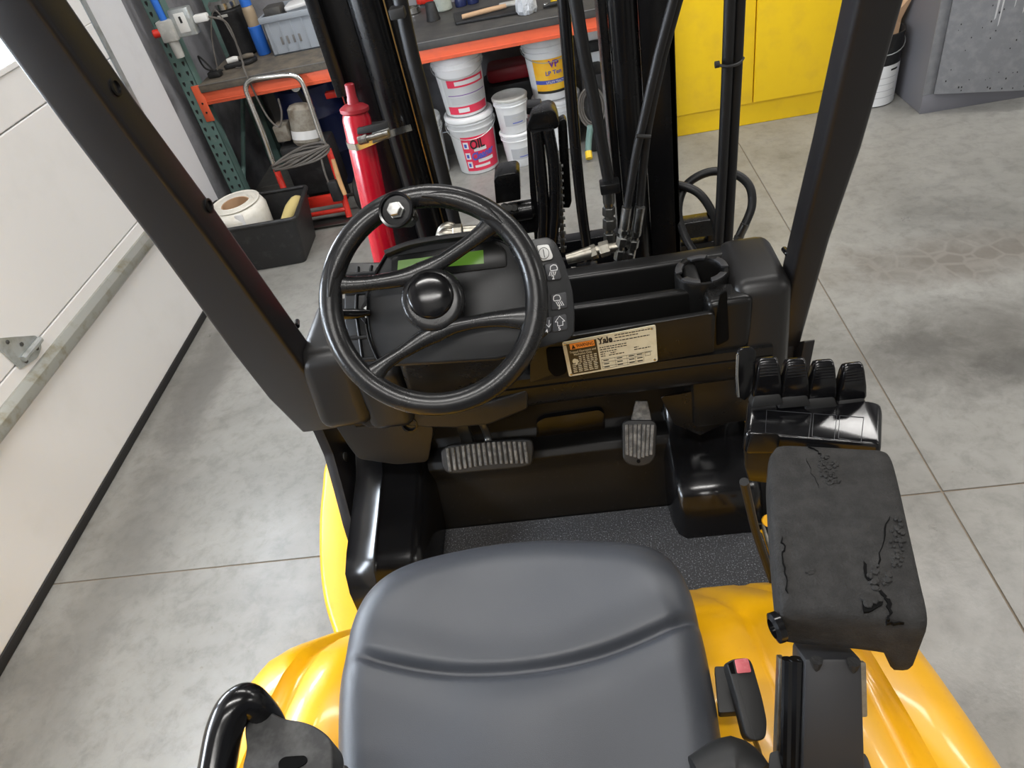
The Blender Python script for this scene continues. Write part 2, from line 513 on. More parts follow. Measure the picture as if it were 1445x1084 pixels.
def text(name, s, o, u, v, size, m, parent, bold=0.0, align='LEFT', off=0.0004, width=None, shear=0.0):
    me = text_mesh(s, 1.0, bold, align, shear)
    u = V(u).normalized(); v = V(v).normalized(); n = u.cross(v)
    xs = [p.co.x for p in me.vertices]
    k = size
    kx = size
    if width and xs: kx = width / max(1e-6, max(xs) - min(xs))
    for p in me.vertices:
        p.co = V(o) + u * (p.co.x * kx) + v * (p.co.y * k) + n * off
    return link(name, me, m, parent, 0)


# ================================================================== THE SETTING
XW, YB, XR, YR, ZC = -2.08, 4.78, 6.5, -3.6, 4.3
fl = MB().box((XW - 0.1, YR, -0.16), (XR, YB, -0.0035)).build('floor', 'joint_dark', None, 0, 'structure')
xs = [XW - 0.1, 0.92, 3.95, XR]
ys = [YR, -1.7, 1.34, 4.38, YB]
for i in range(3):
    for j in range(4):
        MB().box((xs[i] + 0.0025, ys[j] + 0.0025, -0.0035), (xs[i + 1] - 0.0025, ys[j + 1] - 0.0025, 0.0), 0.001, None, 1).build('slab', 'concrete', fl, 0)

DY0, DY1, DX, DH = -0.35, 3.2, -1.893, 2.45   # overhead door opening
wl = MB()
wl.box((XW - 0.1, YR, 0), (XW, DY0, ZC)).box((XW - 0.1, DY1, 0), (XW, YB, ZC)).box((XW - 0.1, DY0, DH), (XW, DY1, ZC))
wl.build('wall_left', 'grey_wall', None, 0, 'structure')
MB().box((XW - 0.1, YB, 0), (XR, YB + 0.1, ZC)).build('wall_back', 'grey_wall', None, 0, 'structure')
MB().box((XR, YR, 0), (XR + 0.1, YB, ZC)).build('wall_right', 'far_wall', None, 0, 'structure')
MB().box((XW - 0.1, YR - 0.1, 0), (XR, YR, ZC)).build('wall_rear', 'far_wall', None, 0, 'structure')
MB().box((XW - 0.1, YR, ZC), (XR, YB, ZC + 0.1)).build('ceiling', 'ceiling_dark', None, 0, 'structure')
# white jamb panel between the door track and the grey wall
MB().box((XW, 3.22, 0), (-1.995, 3.7, 3.6), 0.003).build('trim_1', 'white_wall', None, 0, 'structure')

dr = MB().box((DX - 0.05, DY0, 0.012), (DX - 0.045, DY1, DH), 0).build('door_1', 'white_door', None, 0, 'structure')
zs = [0.035, 0.585, 1.145, 1.70, 2.26]
for i in range(4):
    z0, z1 = zs[i], zs[i + 1] - 0.004
    if i == 2:   # glazed section
        p = MB(); wy = [DY0 + 0.1, 0.75, 1.83, 2.9]
        wins = [(DY0 + 0.15, 0.62), (0.82, 1.72), (1.9, 2.72)]
        p.box((DX - 0.045, DY0, z0), (DX, DY1, 1.285), 0.004).box((DX - 0.045, DY0, 1.60), (DX, DY1, z1), 0.004)
        ed = [DY0] + [q for a in wins for q in a] + [DY1]
        for k in range(0, len(ed), 2): p.box((DX - 0.045, ed[k], 1.285), (DX, ed[k + 1], 1.60), 0.003)
        p.build('door_section', 'white_door', dr, 0)
        for a, b in wins:
            wn = MB()
            for lo, hi in (((a, 1.285), (b, 1.305)), ((a, 1.58), (b, 1.60)), ((a, 1.305), (a + 0.02, 1.58)), ((b - 0.02, 1.305), (b, 1.58))):
                wn.box((DX - 0.03, lo[0], lo[1]), (DX + 0.006, hi[0], hi[1]), 0.002)
            wf = wn.build('window_frame', 'white_door', dr, 0)
            MB().box((DX - 0.03, a + 0.02, 1.305), (DX - 0.024, b - 0.02, 1.58)).build('pane', 'daylight_pane', wf, 0)
    else:
        MB().box((DX - 0.045, DY0, z0), (DX, DY1, z1), 0.004).build('door_section', 'white_door', dr, 0)
MB().box((DX - 0.04, DY0, 0.001), (DX + 0.006, DY1, 0.036), 0.004).build('bottom_seal', 'seal_black', dr)
# stiffening strut (hat section) under the first joint
st = MB()
st.prism([(DX, 0, 0.465), (DX + 0.012, 0, 0.465), (DX + 0.03, 0, 0.482), (DX + 0.03, 0, 0.515), (DX + 0.012, 0, 0.535), (DX, 0, 0.535)], (0, 3.0, 0), 0.002)
for v_ in st.bm.verts: v_.co.y += 0.02
st.build('strut', 'strut_metal', dr)
for yy in (1.85, 0.6):
    h = MB()
    h.prism(rnd([V((DX, yy - 0.055, 0.565)), V((DX, yy + 0.03, 0.545)), V((DX, yy + 0.075, 0.56)), V((DX, yy + 0.085, 0.60)), V((DX, yy + 0.02, 0.645)), V((DX, yy - 0.07, 0.705)), V((DX, yy - 0.075, 0.69))], 0.01), (0.006, 0, 0), 0.001)
    h.tube([(DX + 0.014, yy - 0.03, 0.586), (DX + 0.014, yy + 0.08, 0.586)], 0.011, 10, 1)
    hg = h.build('hinge', 'galvanised', dr)
    for dy, dz in ((-0.03, 0.66), (0.01, 0.62), (0.05, 0.57), (-0.02, 0.57)):
        MB().lathe([(0.007, 0), (0.007, 0.005), (0.004, 0.007)], (DX + 0.005, yy + dy, dz), (1, 0, 0), 6).build('bolt', 'dark_steel', hg)
# vertical track and its brackets
tk = MB()
tk.box((-1.99, 3.235, 0.05), (-1.984, 3.335, 2.5)).box((-1.99, 3.235, 0.05), (-1.91, 3.240, 2.5)).box((-1.915, 3.24, 0.05), (-1.91, 3.27, 2.5)).box((-1.99, 3.30, 0.05), (-1.94, 3.305, 2.5))
tr = tk.build('track', 'galvanised', dr, 0)
for zz in (0.12, 0.6, 1.08, 1.6):
    bk = MB().box((-1.99, 3.27, zz - 0.035), (-1.984, 3.37, zz + 0.035), 0.003).box((-1.985, 3.285, zz - 0.03), (-1.93, 3.29, zz + 0.03), 0.002)
    bk.lathe([(0.013, 0), (0.013, 0.012), (0.006, 0.02)], (-1.984, 3.345, zz), (1, 0, 0), 8)
    bk.build('track_bracket', 'galvanised', tr, 30)
rl = MB().cyl((DX, 3.15, 0.11), (DX, 3.265, 0.11), 0.006, 10).cyl((DX - 0.0, 3.245, 0.11), (DX, 3.262, 0.11), 0.02, 16)
rl.box((DX, 3.05, 0.06), (DX + 0.004, 3.15, 0.16), 0.002).build('roller', 'galvanised', dr)
# red-and-white tape and spring cable end at the foot of the track
MB().box((-1.99, 3.24, 0.06), (-1.9, 3.252, 0.32), 0.003).build('foot_bracket', 'galvanised', tr, 30)
for k in range(4):
    MB().box((-1.955, 3.236, 0.12 + k * 0.05), (-1.93, 3.24, 0.14 + k * 0.05)).build('reflector', 'indicator_red', tr, 0)

# ceiling lights (real strips, above the frame)
def ceiling_light(x, y, name_lab, along_x=True):
    t = thing('ceiling_light', name_lab, 'ceiling light', (x, y, ZC - 0.25), 'strip lights under the ceiling')
    L, W = (1.2, 0.12)
    dx, dy = (L, W) if along_x else (W, L)
    MB().box((x - dx, y - dy, ZC - 0.25), (x + dx, y + dy, ZC - 0.16), 0.01).build('housing', 'light_housing', t)
    MB().box((x - dx + 0.02, y - dy + 0.02, ZC - 0.262), (x + dx - 0.02, y + dy - 0.02, ZC - 0.249), 0.003).build('diffuser', 'diffuser', t)
    for s_ in (-0.8, 0.8):
        cxx, cyy = (x + dx * s_, y) if along_x else (x, y + dy * s_)
        MB().cyl((cxx, cyy, ZC - 0.17), (cxx, cyy, ZC + 0.005), 0.006, 8).build('hanger_rod', 'galvanised', t)
    ld = bpy.data.lights.new('strip_light', 'AREA'); ld.shape = 'RECTANGLE'
    ld.size, ld.size_y = 2 * dx - 0.05, 2 * dy - 0.05
    ld.energy = LAMP_W; ld.color = (1.0, 0.975, 0.94)
    lo = bpy.data.objects.new('strip_light', ld); COL.objects.link(lo)
    lo.location = (x, y, ZC - 0.275); put(lo, t)
lights = [(-0.4, 2.6), (2.6, 3.0), (-0.5, -0.3), (-0.4, -2.6), (5.2, 2.8), (5.2, -1.0)]
where = ['over the mast', 'over the yellow cabinet', 'over the seat', 'behind the seat', 'near the right wall', 'in the rear right corner']
for (x, y), wd in zip(lights, where):
    ceiling_light(x, y, 'white strip light hung from the ceiling ' + wd)

# ================================================================== THE FORKLIFT
FK = thing('forklift', 'black and yellow forklift seen from its own seat, filling the foreground', 'forklift', (-0.105, 0.5, 0))

# --- chassis under the floor, wheels (mostly hidden)
MB().box((-0.48, 0.30, 0.12), (0.28, 1.28, 0.46), 0.02).build('chassis', 'black_paint', FK)
for sx, yy, rr in ((-0.53, 1.2, 0.24), (0.32, 1.2, 0.24), (-0.45, -0.45, 0.19), (0.24, -0.45, 0.19)):
    ty = MB().lathe([(rr * 0.55, -0.07), (rr * 0.93, -0.075), (rr, -0.06), (rr, 0.06), (rr * 0.93, 0.075), (rr * 0.55, 0.07)], (sx, yy, rr), (1, 0, 0), 32).build('tyre', 'rubber', FK)
    MB().lathe([(rr * 0.56, -0.05), (rr * 0.3, -0.055), (rr * 0.3, 0.055), (rr * 0.56, 0.05)], (sx, yy, rr), (1, 0, 0), 24).build('wheel_rim', 'yellow_paint', ty)

# --- yellow side step / fender left of the foot well
pts = [A(px, py, z=0.5) for px, py in ((462, 640), (452, 690), (448, 740), (449, 800), (456, 850), (472, 905))]
outl = catmull([V((-0.66, 1.42, 0.5))] + pts + [V((-0.56, 0.62, 0.5))], 6)
outl = outl + [V((-0.40, 0.62, 0.5)), V((-0.40, 1.42, 0.5))]
MB().prism([p + V((0, 0, -0.40)) for p in outl], (0, 0, 0.395), 0.012, 3).build('side_step', 'yellow_paint', FK)
outr = [V((-0.21 - p.x, p.y, p.z)) for p in outl]
MB().prism([p + V((0, 0, -0.40)) for p in outr], (0, 0, 0.395), 0.012, 3).build('side_step', 'yellow_paint', FK)

# --- yellow hood (battery cover) with pressed ribs; lofted along y
def hood_ring(y, z, hw, cx=-0.105, drop=0.06):
    half = [(0.0, 0.0), (0.3, 0.0), (0.52, 0.0), (0.545, -0.012), (0.575, -0.012), (0.60, 0.0), (0.745, 0.0), (0.765, -0.014), (0.80, -0.014), (0.82, 0.0), (0.88, -0.004), (0.93, -0.015), (0.97, -0.035), (0.99, -0.055), (1.0, -0.08)]
    xs_ = [-a for a, _ in half[:0:-1]] + [a for a, _ in half]
    dz = [b for _, b in half[:0:-1]] + [b for _, b in half]
    k = drop / 0.06
    r = [V((cx + a * hw, y, z + b * k)) for a, b in zip(xs_, dz)]
    return [V((cx - hw, y, min(z - 0.08, 0.30)))] + r + [V((cx + hw, y, min(z - 0.08, 0.30)))]
rings = [hood_ring(0.775, 0.50, 0.40, drop=0.01), hood_ring(0.765, 0.535, 0.405, drop=0.02), hood_ring(0.74, 0.57, 0.41, drop=0.02)]
for y, z, hw in ((0.68, 0.655, 0.42), (0.60, 0.765, 0.435), (0.55, 0.828, 0.445), (0.51, 0.866, 0.452), (0.47, 0.886, 0.458), (0.42, 0.897, 0.465), (0.36, 0.902, 0.475), (0.25, 0.906, 0.492), (0.1, 0.91, 0.50), (-0.4, 0.92, 0.51), (-0.85, 0.92, 0.51), (-0.98, 0.89, 0.49), (-1.05, 0.80, 0.47), (-1.07, 0.5, 0.46)):
    rings.append(hood_ring(y, z, hw, drop=0.055))
MB().loft(rings).build('hood', 'yellow_paint', FK, 60)
MB().box((-0.56, -1.05, 0.14), (0.35, 0.45, 0.31), 0.03).build('counterweight', 'yellow_paint', FK)

# --- floor pan and gritty mat
MB().box((-0.50, 0.72, 0.455), (0.33, 1.14, 0.488), 0.003).build('floor_pan', 'gloss_plastic', FK)
matp = rnd([V((-0.46, 0.755, 0.488)), V((0.285, 0.755, 0.488)), V((0.285, 0.905, 0.488)), V((0.14, 0.913, 0.488)), V((0.112, 0.997, 0.488)), V((-0.46, 0.997, 0.488))], 0.004, 2)
MB().prism(matp, (0, 0, 0.012), 0.002, 1).build('floor_mat', 'floor_mat', FK)
# metal edging of the step on the right side
MB().prism([V((0.287, 0.74, 0.485)), V((0.293, 0.74, 0.485)), V((0.293, 0.94, 0.485)), V((0.287, 0.94, 0.485))], (0, 0, 0.022), 0.001).build('sill_strip', 'zinc', FK)

MB().box((0.294, 0.70, 0.455), (0.372, 1.14, 0.503), 0.004).build('sill_cover', 'black_paint', FK)
# --- toe board and bulkhead behind the pedals
prof = [(0.998, 0.489), (1.0, 0.502), (1.052, 0.585), (1.058, 0.60), (1.062, 0.625), (1.075, 0.638), (1.11, 0.645), (1.125, 0.66), (1.15, 0.86), (1.20, 0.86), (1.20, 0.489)]
MB().prism([V((-0.42, y, z)) for y, z in prof], (0.60, 0, 0), 0.003).build('toe_board', 'toe_matte', FK, 40)
bp = PL((0, 1.128, 0.70), (0, -1, 0.13))
rp = [bp.p(px, py) for px, py in ((757, 640), (757, 592), (766, 586), (846, 574), (853, 580), (853, 612), (800, 622))]
MB().prism([p + bp.n * -0.02 for p in rnd(rp, 0.008)], bp.n * 0.032, 0.004).build('access_cover', 'gloss_plastic', FK, 40)
MB().prism([V((-0.42, 1.09, 0.78)), V((0.2, 1.09, 0.78)), V((0.2, 1.16, 0.78)), V((-0.42, 1.16, 0.78))], (0, 0, 0.05), 0.004).build('bulkhead_rail', 'black_paint', FK)
# bracket behind the pedals (dark upright bar with a wire)
MB().box((-0.31, 1.06, 0.66), (-0.285, 1.08, 0.84), 0.003).build('pedal_bracket', 'dark_steel', FK)

# --- moulded foot-well shells
def shell(xs_, prof, name):
    """loft along x of a y-z section; xs_ = list of (x, inset)"""
    rings = []
    for x, ins in xs_:
        rings.append([V((x, y + ins * 0.9, max(0.47, z - ins))) for y, z in prof] + [V((x, 1.16, 0.47)), V((x, prof[0][0] + ins * 0.9, 0.47))])
    return MB().loft(rings).build(name, 'gloss_plastic', FK, 50)
pr = [(0.902, 0.488), (0.908, 0.515), (0.918, 0.565), (0.93, 0.594), (0.95, 0.610), (0.985, 0.619), (1.04, 0.632), (1.10, 0.65), (1.13, 0.70)]
shell([(0.108, 0.09), (0.112, 0.04), (0.120, 0.012), (0.135, 0.0), (0.20, 0.0), (0.272, 0.0), (0.29, 0.01), (0.297, 0.06)], pr, 'foot_well_shell')
pl_ = [(0.80, 0.488), (0.81, 0.56), (0.83, 0.60), (0.87, 0.615), (0.95, 0.63), (1.05, 0.65), (1.12, 0.70)]
shell([(-0.578, 0.09), (-0.572, 0.03), (-0.56, 0.0), (-0.502, 0.0), (-0.497, -0.004), (-0.492, 0.0), (-0.425, 0.0), (-0.405, 0.012), (-0.392, 0.05), (-0.388, 0.10)], pl_, 'foot_well_shell')

# --- left side plate from the guard pillar down to the step
sp = PL((-0.585, 0.95, 0.7), (1, 0, 0.12), (0, 0, 1))
poly = [sp.p(px, py) for px, py in ((437, 573), (455, 606), (470, 640), (484, 690), (497, 740), (512, 788), (540, 792), (548, 740), (520, 640), (486, 585), (470, 571))]
MB().prism(rnd(poly, 0.006), sp.n * -0.022, 0.003).build('side_plate', 'pillar_paint', FK, 40)
MB().lathe([(0.011, 0), (0.011, 0.003), (0.006, 0.006)], sp.p(487, 645), sp.n, 16).build('plate_bolt', 'dark_steel', FK)
# matching plate on the right
poly = [V((-0.21 - p.x, p.y, p.z)) for p in poly]
MB().prism(rnd(poly, 0.006), V((0.02, 0, 0)), 0.003).build('side_plate', 'pillar_paint', FK, 40)

# --- overhead guard pillars (lofted box sections following the lean)
def pillar(st_, name='guard_pillar'):
    rings = []
    for (y, z, xi, xo, d) in st_:
        t = 0.25
        q = [V((xo, y, z)), V((xi, y, z)), V((xi, y + d, z + d * t)), V((xo, y + d, z + d * t))]
        rings.append(rnd(q, 0.008, 3))
    return MB().loft(rings).build(name, 'pillar_paint', FK, 40)
Lp = pillar([(1.05, 0.80, -0.53, -0.63, 0.07), (1.012, 0.93, -0.53, -0.637, 0.066), (0.972, 1.08, -0.53, -0.632, 0.062), (0.905, 1.335, -0.53, -0.615, 0.058), (0.851, 1.515, -0.53, -0.603, 0.055), (0.812, 1.66, -0.528, -0.594, 0.055), (0.765, 1.84, -0.522, -0.585, 0.055), (0.70, 2.08, -0.515, -0.575, 0.055)])
Rp = pillar([(1.105, 0.80, 0.345, 0.393, 0.055), (1.055, 0.966, 0.345, 0.392, 0.055), (1.015, 1.1, 0.345, 0.392, 0.052), (0.96, 1.274, 0.345, 0.398, 0.05), (0.90, 1.476, 0.344, 0.397, 0.05), (0.83, 1.72, 0.34, 0.395, 0.05), (0.74, 2.08, 0.335, 0.39, 0.05)])
for px, py in ((163, 123), (295, 290)):
    c = A(px, py, x=-0.529)
    MB().lathe([(0.0105, -0.004), (0.0105, 0.0015), (0.0075, 0.002), (0.0065, -0.003), (0.0005, -0.003)], c, (1, 0, 0), 20).build('bolt', 'black_paint', Lp)
# lower flange of the right pillar
MB().prism(rnd([A(px, py, y=1.1) for px, py in ((1090, 487), (1122, 482), (1114, 560), (1080, 575))], 0.004), (0, 0.05, 0), 0.002).build('pillar_foot', 'pillar_paint', FK)
MB().lathe([(0.005, -0.02), (0.0055, 0.004), (0.004, 0.006)], A(1111, 357, y=1.085), (0, -1, 0.2), 12).build('guard_bolt', 'gloss_plastic', FK)
MB().lathe([(0.005, -0.02), (0.0055, 0.004), (0.004, 0.006)], A(419, 459, y=1.06), (0.3, -1, 0.2), 12).build('guard_bolt', 'gloss_plastic', FK)

# --- dashboard
db = MB()
base = [(1.001, 0.905), (0.999, 0.889), (1.003, 0.8875), (1.003, 0.8855), (0.999, 0.884), (1.0, 0.848), (1.006, 0.834), (1.02, 0.824), (1.06, 0.81), (1.20, 0.81), (1.20, 0.905)]
db.prism([V((-0.49, y, z)) for y, z in base], (0.80, 0, 0), 0.0)
# tray walls
db.box((-0.14, 1.145, 0.89), (0.30, 1.185, 1.018), 0.008, None, 3)
db.box((-0.14, 1.062, 0.89), (0.185, 1.082, 1.006), 0.006, None, 3)
db.box((0.172, 1.075, 0.89), (0.20, 1.16, 1.018), 0.008, None, 3)
dash = db.build('dashboard', 'dash_plastic', FK, 40)
# face plate in front of the trays, shade of the side pockets painted as dark patches
fp = PL((0.06, 1.0, 0.945), (0, -1, 0.0))
poly = [fp.p(px, py) for px, py in ((748, 484), (1010, 442), (1007, 497), (748, 541))]
MB().prism(rnd(poly, [0, 0.012, 0.003, 0.003]), (0, 0.012, 0), 0.002).build('face_plate', 'dash_plastic', dash, 40)
poly = [fp.p(px, py, 0.003) for px, py in ((770, 492), (797, 490), (800, 527), (784, 533), (774, 524))]
MB().prism(rnd(poly, 0.008), (0, 0.004, 0), 0.001).build('key_pocket_shade', 'shade_black', dash)
poly = [fp.p(px, py, -0.0055) for px, py in ((1011, 450), (1016, 416), (1026, 410), (1029, 480), (1011, 489))]
MB().prism(rnd(poly, 0.006), (0, 0.004, 0), 0.001).build('slot_pocket_shade', 'shade_black', dash)
MB().box((0.198, 1.009, 0.83), (0.275, 1.07, 1.012), 0.012, None, 4).build('pocket_block', 'dash_plastic', dash)

# end caps: soft bulges left and right
def bulge(lo, hi, r, name, m, lean=0.0, sub=3):
    b = MB().box(lo, hi, r, None, 5)
    for v_ in b.bm.verts:
        v_.co.y += (v_.co.z - lo[2]) * lean
    return b.build(name, m, FK, 60)
bulge((0.245, 1.0, 0.815), (0.346, 1.175, 1.028), 0.028, 'dash_end_cap', 'dash_plastic_soft', 0.10)
bulge((-0.545, 0.965, 0.862), (-0.435, 1.165, 1.03), 0.028, 'dash_end_cap', 'dash_plastic_soft', 0.18)
# inner step between left cap and column
bulge((-0.452, 0.972, 0.842), (-0.36, 1.12, 0.985), 0.022, 'dash_shoulder', 'dash_plastic_soft', 0.10)
# lower lip that runs under the wheel
lip = PL((-0.35, 0.985, 0.84), (0, -1, 0.35))
poly = [lip.p(px, py) for px, py in ((432, 548), (470, 558), (520, 572), (600, 574), (690, 566), (745, 548), (745, 578), (690, 600), (640, 605), (600, 604), (560, 600), (545, 606), (520, 605), (490, 590), (450, 572))]
MB().prism(poly, lip.n * -0.06, 0.006, 3).build('lower_lip', 'dash_plastic_soft', FK, 50)
# knee panel under it
kp = PL((-0.42, 1.02, 0.76), (0, -1, 0.15))
poly = [kp.p(px, py) for px, py in ((452, 566), (600, 590), (612, 605), (604, 652), (560, 656), (506, 648), (492, 630), (470, 596))]
MB().prism(rnd(poly, 0.012), kp.n * -0.10, 0.010, 3).build('knee_panel', 'dash_plastic_soft', FK, 50)
c = lip.p(578, 600, 0.001)
MB().lathe([(0.016, -0.02), (0.016, 0.001), (0.0125, 0.0015), (0.0115, -0.006), (0.0005, -0.006)], c, lip.n, 20).build('lock_barrel', 'gloss_plastic', FK)
# right lower column of the dash (dark block above the foot shell)
MB().hexa([A(950, 600, y=1.03), A(988, 612, y=1.03), A(1040, 590, y=1.03), A(1040, 590, y=1.15)], [A(930, 560, y=1.03), A(960, 556, y=1.03), A(1046, 535, y=1.03), A(1046, 535, y=1.15)], 0.004).build('lower_column', 'dash_plastic', FK)
MB().box((0.17, 1.02, 0.70), (0.29, 1.15, 0.83), 0.012).build('lower_block', 'dash_plastic', FK)

# --- cup holder
cc = A(990, 383, z=1.02)
ch = MB()
n_ = 40
def ringpts(r, z, a0, a1, n):
    return [V((cc.x + r * math.cos(a0 + (a1 - a0) * i / n), cc.y + r * math.sin(a0 + (a1 - a0) * i / n), z)) for i in range(n + 1)]
ch.lathe([(0.046, -0.13), (0.048, -0.002), (0.046, 0.003), (0.040, 0.003), (0.037, -0.004), (0.036, -0.125), (0.0005, -0.125)], cc, (0, 0, 1), 40)
cup = ch.build('cup_holder', 'dash_plastic', FK, 40)
for k in range(5):
    a = -PI / 2 + 2 * PI * (k + 0.5) / 5
    t = MB()
    t.prism(ringpts(0.0465, cc.z + 0.001, a - 0.42, a + 0.42, 8) + ringpts(0.034, cc.z + 0.001, a + 0.36, a - 0.36, 8), (0, 0, 0.006), 0.0015)
    t.build('grip_tab', 'arm_grey', cup, 40)

# --- data plate with its print
dp = PL((0.02, 0.9965, 0.95), (0, -1, 0))
q = [dp.p(px, py) for px, py in ((803, 531), (928, 509), (925, 458), (793, 483))]   # BL BR TR TL
o0 = q[0]; du = (q[1] - q[0]); dv = (q[3] - q[0]); Wd, Hd = du.length, dv.length; du.normalize(); dv.normalize()
plate = MB().prism(rnd([p for p in q], 0.004), (0, -0.0015, 0)).build('data_plate', 'plate_cream', FK, 30)
def D(a, b, c=0.0018): return o0 + du * (a * Wd) + dv * (b * Hd) + V((0, -c, 0))
def dquad(a0, b0, a1, b1, c=0.0016, th=0.0004): return [D(a0, b0, c), D(a1, b0, c), D(a1, b1, c), D(a0, b1, c)], (0, -th, 0)
MB().prism(*dquad(0.04, 0.05, 0.37, 0.93)).build('print_brown', 'brown_print', plate, 0)
MB().prism(*dquad(0.075, 0.77, 0.345, 0.93, 0.002)).build('print_orange', 'plate_orange', plate, 0)
MB().prism([D(0.09, 0.785, 0.0024), D(0.135, 0.785, 0.0024), D(0.1125, 0.905, 0.0024)], (0, -0.0003, 0)).build('print_triangle', 'black_print', plate, 0)
text('print_word', 'WARNING', D(0.145, 0.805, 0.0022), du, dv, Hd * 0.13, 'black_print', plate, 0.012, width=Wd * 0.19)
text('print_word', 'Yale', D(0.385, 0.80, 0.0017), du, dv, Hd * 0.21, 'black_print', plate, 0.04, width=Wd * 0.165)
for s_, b, a, wd in (('Trained Operators and', 0.665, 0.06, 0.29), ('Mechanics Only', 0.59, 0.10, 0.2)):
    text('print_word', s_, D(a, b, 0.0022), du, dv, Hd * 0.085, 'plate_cream', plate, 0.008, width=Wd * wd)
for k in range(9):
    a0 = 0.15 if k < 4 else 0.065
    pm = MB()
    for seg in range(5):
        a = a0 + seg * (0.36 - a0) / 5
        pm.prism(*dquad(a, 0.525 - k * 0.052, a + (0.36 - a0) / 5 * random.uniform(0.6, 0.85), 0.545 - k * 0.052, 0.0021, 0.0003))
    pm.build('print_line', 'plate_cream', plate, 0)
MB().prism([D(0.07, 0.42, 0.0021), D(0.085, 0.36, 0.0021), D(0.10, 0.40, 0.0021), D(0.10, 0.30, 0.0021), D(0.12, 0.33, 0.0021), D(0.135, 0.40, 0.0021), D(0.145, 0.36, 0.0021), D(0.135, 0.46, 0.0021), D(0.10, 0.50, 0.0021), D(0.08, 0.48, 0.0021)], (0, -0.0004, 0)).build('print_symbol', 'plate_cream', plate, 0)
pm = MB()
for b, a, l in ((0.93, 0.57, 0.4), (0.86, 0.57, 0.25), (0.77, 0.39, 0.55), (0.66, 0.39, 0.3), (0.60, 0.39, 0.3), (0.53, 0.39, 0.18), (0.47, 0.39, 0.05), (0.47, 0.5, 0.06), (0.41, 0.39, 0.05), (0.41, 0.48, 0.17), (0.50, 0.76, 0.05), (0.44, 0.76, 0.18)):
    a_ = a
    while a_ < a + l:
        l_ = random.uniform(0.015, 0.04)
        pm.prism(*dquad(a_, b, min(a_ + l_, a + l), b + 0.022, 0.0016, 0.0003)); a_ += l_ + 0.007
pm.build('print_lines', 'black_print', plate, 0)
pm = MB()
for b in (0.33, 0.24, 0.12, 0.06): pm.stroke([D(0.39, b), D(0.95 if b == 0.33 else 0.84, b)], (0, -1, 0), 0.0004)
for a in (0.39, 0.54, 0.67, 0.76, 0.85): pm.stroke([D(a, 0.06), D(a, 0.33)], (0, -1, 0), 0.0004)
pm.stroke([D(0.87, 0.22), D(0.93, 0.22), D(0.93, 0.31), D(0.87, 0.31)], (0, -1, 0), 0.0005, closed=True)
for a in (0.41, 0.56, 0.69, 0.78):
    for b in (0.28, 0.18, 0.09): pm.prism(*dquad(a, b, a + 0.06, b + 0.025, 0.0017, 0.0003))
pm.build('print_table', 'black_print', plate, 0)
for a, b in ((0.03, 0.06), (0.97, 0.06), (0.97, 0.94), (0.03, 0.94)):
    MB().lathe([(0.0026, 0), (0.0026, 0.001), (0.001, 0.002)], D(a, b, 0.001), (0, -1, 0), 10).build('rivet', 'chrome', plate)

# --- instrument panel behind the wheel
W0 = A(611, 425, dep=0.985)
WN = V((0.07, -0.80, 0.60)).normalized()
ip = PL(W0 - WN * 0.085, V((0.02, -0.80, 0.60)))
N_ = ip.n
def ipoly(lst, c=0.0): return [ip.p(px, py, c) for px, py in lst]
body = catmull(ipoly([(546, 356), (527, 392), (517, 430), (521, 475), (537, 518)]), 5)[:-1] + ipoly([(537, 518), (620, 514), (700, 509), (742, 499), (775, 470), (772, 380), (742, 343)]) + catmull(ipoly([(735, 337), (690, 330), (620, 337), (570, 346), (546, 356)]), 5)[:-1]
pan = MB().prism([p - N_ * 0.045 for p in body], N_ * 0.045, 0.006, 3).build('instrument_panel', 'cluster_plastic', FK, 45)
# button wing on the right
bw = ipoly([(728, 342), (773, 334), (784, 342), (797, 372), (808, 410), (811, 445), (810, 472), (802, 480), (765, 491), (728, 497)], -0.004)
MB().prism([p - N_ * 0.028 for p in rnd(bw, 0.006)], N_ * 0.028, 0.003).build('button_wing', 'cluster_plastic', pan, 45)
# vented wing on the left
vw = ipoly([(486, 371), (545, 370), (545, 517), (508, 514), (496, 495), (486, 455)], -0.014)
MB().prism([p - N_ * 0.02 for p in rnd(vw, 0.006)], N_ * 0.02, 0.002).build('vent_wing', 'cluster_plastic', pan, 45)
vr = MB()
for a, b in (((488, 388), (530, 385)), ((488, 414), (522, 412)), ((488, 444), (518, 442)), ((490, 478), (522, 475)), ((505, 508), (530, 506))):
    vr.tube([ip.p(*a, -0.012), ip.p(*b, -0.012)], 0.0032, 8, 1)
for a, b in (((505, 376), (502, 440)), ((502, 440), (512, 512)), ((524, 374), (519, 410))):
    vr.tube([ip.p(*a, -0.012), ip.p(*b, -0.012)], 0.0022, 8, 1)
vr.build('vent_rib', 'cluster_plastic', pan)
# column lever and direction rocker at the left edge
MB().tube([ip.p(522, 441, 0.004), ip.p(500, 443, 0.012), ip.p(470, 443, 0.02), ip.p(455, 442, 0.024)], [0.005, 0.008, 0.0085, 0.007], 14).build('direction_lever', 'gloss_plastic', pan)
rk = [ip.p(px, py, 0.002) for px, py in ((520, 420), (513, 430), (510, 440), (511, 450), (518, 458))]
MB().prism(catmull(rk, 4), N_ * 0.006, 0.001).build('rocker', 'gloss_plastic', pan)
for py in (435, 446):
    MB().prism([ip.p(513, py, 0.0085), ip.p(517, py - 3, 0.0085), ip.p(517, py + 3, 0.0085)], N_ * 0.0004).build('rocker_mark', 'white_print', pan, 0)
# raised visor edge along the left side
MB().tube(catmull(ipoly([(545, 360), (526, 394), (516, 430), (520, 475), (537, 517)], 0.001), 5), 0.0026, 8, 1).build('edge_bead', 'gloss_plastic', pan)
